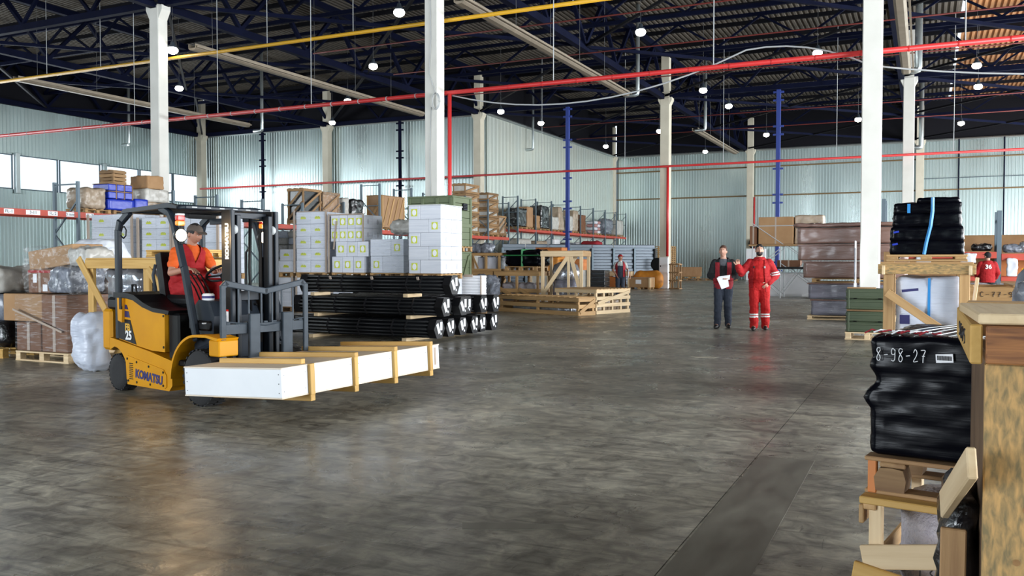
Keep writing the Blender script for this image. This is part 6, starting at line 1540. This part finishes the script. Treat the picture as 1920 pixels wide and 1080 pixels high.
def person(label, loc, rz, J, fit, pose=None, head_yaw=0., head_pitch=0., s=1., vox=.009, group=None):
    """J: joint positions; fit: clothing description"""
    T = thing('person', label, 'person', loc, rz, group); T.scale = (s, s, s)
    V = Vector; j = {k: V(v) for k, v in J.items()}
    for q_ in ('shL', 'shR'): j[q_].x *= .93; j[q_].z -= .018
    hc = j['head']; HM = Matrix.Translation(hc) @ Euler((head_pitch, 0, head_yaw)).to_matrix().to_4x4()
    def torso(b, g=0., zt=None, low=0.):
        pel, che, nk = j['pelvis'], j['chest'], j['neck']
        bx_ = fit.get('belly', 0.)
        def ring(c, rx, ry, up): return (c, rx + g, ry + g)
        n = 20; rings = [(pel + V((0, 0, -.10 - low)), .155, .115), (pel, .165, .125), (pel.lerp(che, .4) + V((0, -bx_ * .5, 0)), .15 + bx_ * .3, .115 + bx_ * .6), (pel.lerp(che, .75), .165, .12), (che + V((0, 0, .03)), .175, .12), (che.lerp(nk, .55), .16, .10), (nk + V((0, .005, -.02)), .085, .07), (nk + V((0, 0, .02)), .058, .058)]
        k = len(b.v)
        for c, rx, ry in rings:
            for i in range(n):
                a = 2 * PI * i / n; b.v.append(tuple(c + V((math.cos(a) * (rx + g), math.sin(a) * (ry + g), 0))))
        for r_ in range(len(rings) - 1):
            for i in range(n): b.f.append((k + r_ * n + i, k + r_ * n + (i + 1) % n, k + (r_ + 1) * n + (i + 1) % n, k + (r_ + 1) * n + i)); b.m.append(0)
        b.f.append(tuple(k + i for i in range(n))[::-1]); b.m.append(0); b.f.append(tuple(k + (len(rings) - 1) * n + i for i in range(n))); b.m.append(0)
    def arm(b, sd, g=0., upto='wrist', wid=1.):
        sh, el, wr = j['sh' + sd], j['el' + sd], j['wr' + sd]
        g = g * .55
        b.rc(sh, .054 * wid + g, el, .042 * wid + g)
        if upto == 'wrist': b.rc(el, .043 * wid + g, wr, .029 * wid + g)
        elif upto == 'cuff': b.rc(el, .045 * wid + g, el.lerp(wr, .93), .036 * wid + g)
        b.rc(sh + V((0, 0, -.012)), .056 * wid + g, sh.lerp(j['chest'], .35), .07 * wid + g)
    def leg(b, sd, g=0., foot=True, wid=1.):
        hp, kn, an = j['hp' + sd], j['kn' + sd], j['an' + sd]
        b.rc(hp, .085 * wid + g, kn, .056 * wid + g); b.rc(kn, .056 * wid + g, an, .036 * wid + g * 1.25)
    body = B(); torso(body)
    body.rc(j['neck'] - V((0, 0, .06)), .062, hc + HM.to_3x3() @ V((0, .02, -.05)), .056)
    body.ell((0, 0, 0), .076, .096, .118, 28, 22, HM, head_fn)
    for sx in (-1, 1): body.ell((sx * .076, .012, -.012), .011, .02, .032, 10, 8, HM)
    for sd in 'LR': arm(body, sd); leg(body, sd); body.rc(j['an' + sd], .04, j['to' + sd], .035)
    # hands are unioned at finer detail afterwards
    o = remesh(body, 'body', vox * .62, [fit.get('skin', 'skin')], 2, T)
    hb_ = B()
    for sd, hspec in fit.get('hands', {}).items(): add_hand(hb_, j['wr' + sd], hspec[0], hspec[1], hspec[2], hspec[3])
    if hb_.v:
        import bmesh
        bm = bmesh.new(); bm.from_mesh(o.data); m2 = hb_.mesh('t', fit.get('skin', 'skin'), True); bm.from_mesh(m2); bm.to_mesh(o.data); bm.free(); bpy.data.meshes.remove(m2)
    # face
    for sx in (-1, 1):
        e = B().ell((sx * .029, -.0815, .012), .0095, .006, .0052, 12, 8, HM).build('eye', 'eye_white', T, True)
        B().ell((sx * .029, -.0868, .012), .0052, .002, .0046, 10, 6, HM).build('pupil', 'eye_dark', e, True)
        B().tube([HM @ V((sx * .014, -.0935, .032)), HM @ V((sx * .030, -.0925, .0365)), HM @ V((sx * .046, -.081, .032))], [.003, .0038, .0022], 6).build('eyebrow', fit.get('hair', 'hair_brown'), T, True)
    mw = .024 if not fit.get('smile') else .03; up_ = .010 if fit.get('smile') else 0
    B().tube([HM @ V((-mw, -.075, -.055 + up_)), HM @ V((-mw * .5, -.087, -.0605)), HM @ V((0, -.0905, -.061)), HM @ V((mw * .5, -.087, -.0605)), HM @ V((mw, -.075, -.055 + up_))], [.002, .0045, .005, .0045, .002], 6).build('mouth', 'lip', T, True)
    if fit.get('smile'): B().box((0, 0, 0), (.022, .003, .004)).build('teeth', 'stripe_white', T, loc=HM @ V((0, -.0925, -.0585)), rot=HM.to_euler())
    if fit.get('hair') and not fit.get('bald'):
        h = B(); h.ell((0, .012, .022), .083, .099, .110, 24, 16, HM)
        def cuth(c, HMi=HM.inverted()):
            q = HMi @ c; return (q.y < -.045 and q.z < .062) or (q.y < .02 and q.z < .012) or q.z < -.055
        remesh(h, 'hair', .007, [fit['hair']], 1, T, cut=cuth, fold=.003, fsc=60)
    if fit.get('beard'):
        h = B(); h.ell((0, -.014, -.055), .066, .083, .066, 20, 14, HM)
        def cutb(c, HMi=HM.inverted()):
            q = HMi @ c; return q.y > -.0 or q.z > -.032 or (abs(q.x) < .026 and -.066 < q.z < -.05 and q.y < -.06)
        remesh(h, 'beard', .007, [fit['beard']], 1, T, cut=cutb, fold=.002, fsc=60)
    if fit.get('cap'):
        c_ = B().ell((0, .008, .028), .090, .106, .098, 24, 16, HM)
        def cutc(c, HMi=HM.inverted()):
            q = HMi @ c; return q.z < .046 - (q.y) * .12 if q.y < 0 else q.z < .046 - q.y * .5
        co = remesh(c_, 'cap', .007, [fit['cap']], 1, T, cut=cutc)
        br_ = B(); pts = [(.075 * math.cos(R(a)), -.085 + .0 + -.075 * math.sin(R(a))) for a in range(0, 181, 15)]
        vs = [(x, y, .060 - .012 * ((y + .085) / -.075 if y < -.085 else 0) - .6 * x * x) for x, y in pts] + [(x, y, .055 - .012 * ((y + .085) / -.075 if y < -.085 else 0) - .6 * x * x) for x, y in pts]
        n = len(pts); br_.add(vs, [tuple(range(n)), tuple(range(n, 2 * n))[::-1]] + [(i, i + n, (i + 1) % n + n, (i + 1) % n) for i in range(n)], HM); br_.build('peak', fit.get('peak', fit['cap']), co)
    # clothes
    tr = fit['trousers']; b = B()
    pel = j['pelvis']; k = len(b.v); n = 20
    rings = [(pel + V((0, 0, .13)), .158, .122), (pel + V((0, 0, .05)), .172, .132), (pel + V((0, 0, -.06)), .178, .135), (pel + V((0, 0, -.13)), .15, .115)]
    if not fit.get('seated'):
        for c, rx, ry in rings:
            for i in range(n): a = 2 * PI * i / n; b.v.append(tuple(c + V((math.cos(a) * rx, math.sin(a) * ry, 0))))
        for r_ in range(3):
            for i in range(n): b.f.append((k + r_ * n + i, k + (r_ + 1) * n + i, k + (r_ + 1) * n + (i + 1) % n, k + r_ * n + (i + 1) % n)); b.m.append(0)
        b.f.append(tuple(k + i for i in range(n))); b.m.append(0); b.f.append(tuple(k + 3 * n + i for i in range(n))[::-1]); b.m.append(0)
    else: b.rc(pel + V((-.08, 0, .02)), .14, pel + V((.08, 0, .02)), .14)
    for sd in 'LR': leg(b, sd, tr.get('g', .022), wid=1.05)
    remesh(b, 'trousers', vox, tr['mats'], 2, T, matfn=tr.get('fn'), fold=tr.get('fold', .012), fsc=10)
    for sd in 'LR':
        an, to = j['an' + sd], j['to' + sd]; d = (to - an); d.z = 0; d.normalize()
        sh_ = B(); z0 = min(to.z, an.z) - .045 if False else 0
        sh_.rc(an + V((0, 0, -.02)), .05, an + V((0, 0, -.035)) - d * .03, .052); sh_.rc(an + V((0, 0, -.04)) - d * .02, .048, to + V((0, 0, .0)), .046); sh_.rc(to, .046, to + d * .035 + V((0, 0, -.008)), .036)
        remesh(sh_, 'shoe', .008, ['shoe_black'], 1, T)
    for it in fit.get('tops', []):
        b = B()
        if it.get('torso', True): torso(b, it['g'], low=it.get('low', 0))
        for sd in it.get('arms', 'LR'):
            if it.get('sleeve') == 'none':
                continue
            if it.get('sleeve') == 'short': 
                sh, el = j['sh' + sd], j['el' + sd]; b.rc(sh, .058 + it['g'], sh.lerp(el, .62), .052 + it['g']); b.rc(sh, .056 + it['g'], sh.lerp(j['chest'], .3), .07)
            else: arm(b, sd, it['g'] + .006, 'cuff', 1.1)
        nkz = j['neck'].z
        def cutt(c, zc=nkz + it.get('neckcut', .01), low_=it.get('zlow')):
            if (c - V(j['neck'])).length < .09 and c.z > zc: return True
            if low_ is not None and c.z < low_: return True
            return it['cut'](c) if it.get('cut') else False
        remesh(b, it['name'], vox, it['mats'], 2, T, cut=cutt, matfn=it.get('fn'), fold=it.get('fold', .010), fsc=11)
    return T

# ---- walking man in dark and red jacket, smiling, holding papers
J1 = dict(pelvis=(0, 0, .97), chest=(0, 0, 1.27), neck=(0, .01, 1.48), head=(-.01, -.03, 1.63), shL=(.19, .01, 1.40), shR=(-.19, .01, 1.40), elL=(.265, -.01, 1.12), elR=(-.265, -.01, 1.12),
          wrL=(.13, -.24, 1.06), wrR=(-.14, -.22, 1.04), hpL=(.09, 0, .92), hpR=(-.09, 0, .92), knL=(.095, -.01, .50), knR=(-.105, -.06, .50), anL=(.10, .12, .09), anR=(-.12, -.06, .09), toL=(.12, -.02, .048), toR=(-.15, -.19, .048))
def j1fn(c, n):
    if c.z > 1.40 and abs(c.x) < .15: return 0
    if abs(c.x) > .205: return 0
    if c.z < 1.40 and abs(c.x) < .165 and abs(c.x) > .075 and c.y < .02: return 1
    if c.z < 1.07: return 1
    return 1 if c.y > .0 else 0
P1 = person('smiling man in dark jacket with crimson panels and dark trousers, holding white papers', (-3.93, 18.95, 0), R(11), J1,
    dict(hair='hair_brown', smile=True, skin='skin', hands={'L': ((-.5, -.55, .1), (-.3, .3, -1), -1, .5), 'R': ((.75, -.55, .1), (.3, .3, -1), 1, .5)},
         trousers=dict(mats=['cloth_navy'], g=.026),
         tops=[dict(name='shirt', g=.012, mats=['cloth_grey', 'cloth_black'], sleeve='none', fn=lambda c, n: 0 if c.z > 1.33 else 1, neckcut=-.01),
               dict(name='jacket', g=.042, mats=['cloth_black', 'cloth_crimson'], sleeve='long', low=.06, zlow=.84, fn=j1fn, cut=lambda c: abs(c.x) < .055 + max(0, (c.z - 1.3) * .25) and c.y < -.02, neckcut=.02)]), head_yaw=R(-8), s=1.03)
pp = thing('paper_sheets', 'white paper sheets held by the man in the dark and crimson jacket', 'paper', (-3.93, 18.95, 0), R(11)); pp.scale = (1.03,) * 3
b = B(); b.add([(-.11, -.315, 1.085), (.09, -.335, 1.10), (.12, -.36, .90), (-.03, -.37, .84), (-.13, -.335, 1.075)], [(0, 4, 3, 2, 1)]); b.add([(-.11, -.312, 1.085), (.09, -.332, 1.10), (.12, -.357, .90), (-.03, -.367, .84), (-.13, -.332, 1.075)], [(0, 1, 2, 3, 4)]); b.build('sheet', 'paper', pp)
B().add([(-.10, -.30, 1.10), (.14, -.31, 1.14), (.13, -.33, 1.04), (-.12, -.325, 1.02)], [(0, 1, 2, 3)]).add([(-.10, -.303, 1.10), (.14, -.313, 1.14), (.13, -.333, 1.04), (-.12, -.328, 1.02)], [(3, 2, 1, 0)]).build('sheet', 'paper', pp)

# ---- bearded man in bright red overalls, one hand raised, other in pocket
J2 = dict(pelvis=(0, 0, .97), chest=(0, 0, 1.27), neck=(0, .01, 1.49), head=(.0, -.03, 1.645), shL=(.20, .01, 1.41), shR=(-.20, .01, 1.41), elL=(.33, .03, 1.14), elR=(-.36, -.06, 1.18),
          wrL=(.19, -.08, .98), wrR=(-.42, -.22, 1.32), hpL=(.09, 0, .92), hpR=(-.09, 0, .92), knL=(.12, -.02, .50), knR=(-.10, -.04, .50), anL=(.12, .14, .09), anR=(-.10, -.06, .09), toL=(.13, .0, .048), toR=(-.11, -.20, .048))
def stripes(z0, z1):
    return lambda c, n: 1 if (z0 < c.z < z0 + .028 or z1 - .028 < c.z < z1) else 0
def j2fn(c, n):
    if c.x > .24 and 1.13 < c.z - (c.x - .3) * .2 < 1.20: return 1 if not (1.155 < c.z - (c.x - .3) * .2 < 1.175) else 0
    return 0
P2 = person('bearded man in bright red work suit with reflective leg stripes, hand raised', (-3.14, 18.78, 0), R(9), J2,
    dict(hair='hair_black', beard='hair_black', skin='skin', belly=.10, hands={'R': ((-.05, -.15, 1), (.2, -1, -.1), -1, .9), 'L': ((-.6, -.5, -.7), (-.5, .5, 0), -1, .6)},
         trousers=dict(mats=['cloth_red_bright', 'stripe_white'], g=.036, fold=.016, fn=stripes(.27, .35)),
         tops=[dict(name='bib', g=.022, mats=['cloth_red_bright'], sleeve='none', neckcut=-.03),
               dict(name='jacket', g=.046, mats=['cloth_red', 'stripe_white'], sleeve='long', low=.09, zlow=.80, fn=j2fn, fold=.014, cut=lambda c: abs(c.x) < .10 + max(0, (1.2 - c.z) * .08) and c.y < -.03 and c.z < 1.44, neckcut=.02)]), head_yaw=R(6), s=1.03)
for sx in (-1, 1): B().box((sx * .105, -.165, 1.30), (.03, .012, .045), bev=.004).build('buckle', 'cable_grey' if sx > 0 else 'fl_black', P2)

# ---- man in red cap and waistcoat by the crates
J3 = dict(pelvis=(0, 0, .97), chest=(0, 0, 1.27), neck=(0, .01, 1.47), head=(.0, -.03, 1.62), shL=(.19, .01, 1.40), shR=(-.19, .01, 1.40), elL=(.28, .02, 1.13), elR=(-.29, .03, 1.12),
          wrL=(.36, -.06, .93), wrR=(-.15, -.10, .95), hpL=(.09, 0, .92), hpR=(-.09, 0, .92), knL=(.09, -.02, .50), knR=(-.10, -.01, .50), anL=(.09, .0, .09), anR=(-.11, .02, .09), toL=(.12, -.13, .048), toR=(-.14, -.11, .048))
P3 = person('man in red cap, crimson waistcoat and dark bib overalls, standing by the crates', (-10.72, 32.4, 0), R(16), J3,
    dict(hair='hair_brown', cap='cloth_red', skin='skin_tan', hands={'L': ((.3, -.3, -.9), (-1, 0, -.2), 1, .6), 'R': ((.3, -.4, -.8), (1, 0, 0), -1, .4)},
         trousers=dict(mats=['cloth_navy'], g=.026),
         tops=[dict(name='shirt', g=.012, mats=['cloth_check'], sleeve='short'), dict(name='bib', g=.02, mats=['cloth_navy'], sleeve='none', cut=lambda c: c.z > 1.30),
               dict(name='waistcoat', g=.04, mats=['cloth_crimson'], sleeve='none', low=.04, zlow=.86, cut=lambda c: abs(c.x) < .11 and c.y < 0, neckcut=.0)]), head_yaw=R(50), s=1.0)
pp = thing('clipboard', 'white clipboard held by the man in the red cap', 'clipboard', (-10.72, 32.4, 0), R(16)); B().box((.30, -.10, 1.0), (.02, .22, .30), rot=(R(20), 0, R(10)), bev=.003).build('board', 'paper', pp)

# ---- man in red jacket with number 36, seen from behind at the right
J4 = dict(J3); J4.update(elL=(.27, -.02, 1.13), elR=(-.27, -.02, 1.13), wrL=(.24, -.2, .98), wrR=(-.24, -.2, .98), head=(.0, -.04, 1.62))
P4 = person('man in dark cap and red jacket with white number 36 on the back, far right', (1.71, 29.3, 0), R(185), J4,
    dict(hair='hair_black', cap='cloth_black', skin='skin', hands={'L': ((.0, -.8, .1), (-1, 0, -.2), 1, .6), 'R': ((.0, -.8, .1), (1, 0, 0), -1, .6)},
         trousers=dict(mats=['cloth_black'], g=.03), tops=[dict(name='jacket', g=.05, mats=['cloth_red'], sleeve='long', low=.04, zlow=.84)]), head_yaw=R(35), s=1.0)
text('lettering', '36', .17, 'stripe_white', P4, (0, .19, 1.30), (R(90), 0, R(180)), .002, .006)

# ---- forklift driver, seated, looking down to the load
def dj(x, y, z): return (-y if False else y, -x, z)
# person frame: faces -y; forklift forward is +x  ->  turn by 90 degrees; local (px,py) = (side, back)
J5 = dict(pelvis=(0, .10, .12), chest=(0, .03, .43), neck=(0, -.02, .62), head=(.0, -.10, .755), shL=(.20, -.0, .55), shR=(-.20, .0, .55), elL=(.25, -.13, .31), elR=(-.30, -.08, .29),
          wrL=(.13, -.37, .32), wrR=(-.24, -.34, .34), hpL=(.10, .05, .10), hpR=(-.10, .05, .10), knL=(.15, -.40, .14), knR=(-.16, -.38, .14), anL=(.13, -.44, -.26), anR=(-.15, -.44, -.26), toL=(.13, -.58, -.30), toR=(-.16, -.58, -.30))
P5 = person('forklift driver in grey cap, orange shirt and red waistcoat, looking down', (0, 0, 0), 0, J5,
    dict(hair='hair_black', cap='cloth_brown', skin='skin_tan', belly=.16, seated=True, hands={'L': ((-.3, -.9, .15), (0, -.2, -1), -1, .9), 'R': ((.2, -1, -.1), (0, -.2, -1), 1, .9)},
         trousers=dict(mats=['cloth_red'], g=.03),
         tops=[dict(name='shirt', g=.014, mats=['cloth_orange'], sleeve='short'),
               dict(name='waistcoat', g=.036, mats=['cloth_red'], sleeve='none', low=.06, cut=lambda c: c.z > .40 and abs(c.x) < (c.z - .40) * .42 and c.y < -.02, neckcut=.0)]), head_yaw=R(14), head_pitch=R(20), s=.93, vox=.006)
flm = Matrix.Translation((-6.42, 7.0, 0)) @ Matrix.Rotation(R(-13), 4, 'Z')
P5.location = flm @ Vector((-1.09, .02, 1.06)); P5.rotation_euler = (0, 0, R(-13 + 90))
tl = B().box((-.14, .02, -.02), (.26, .30, .02), bev=.005) if False else None
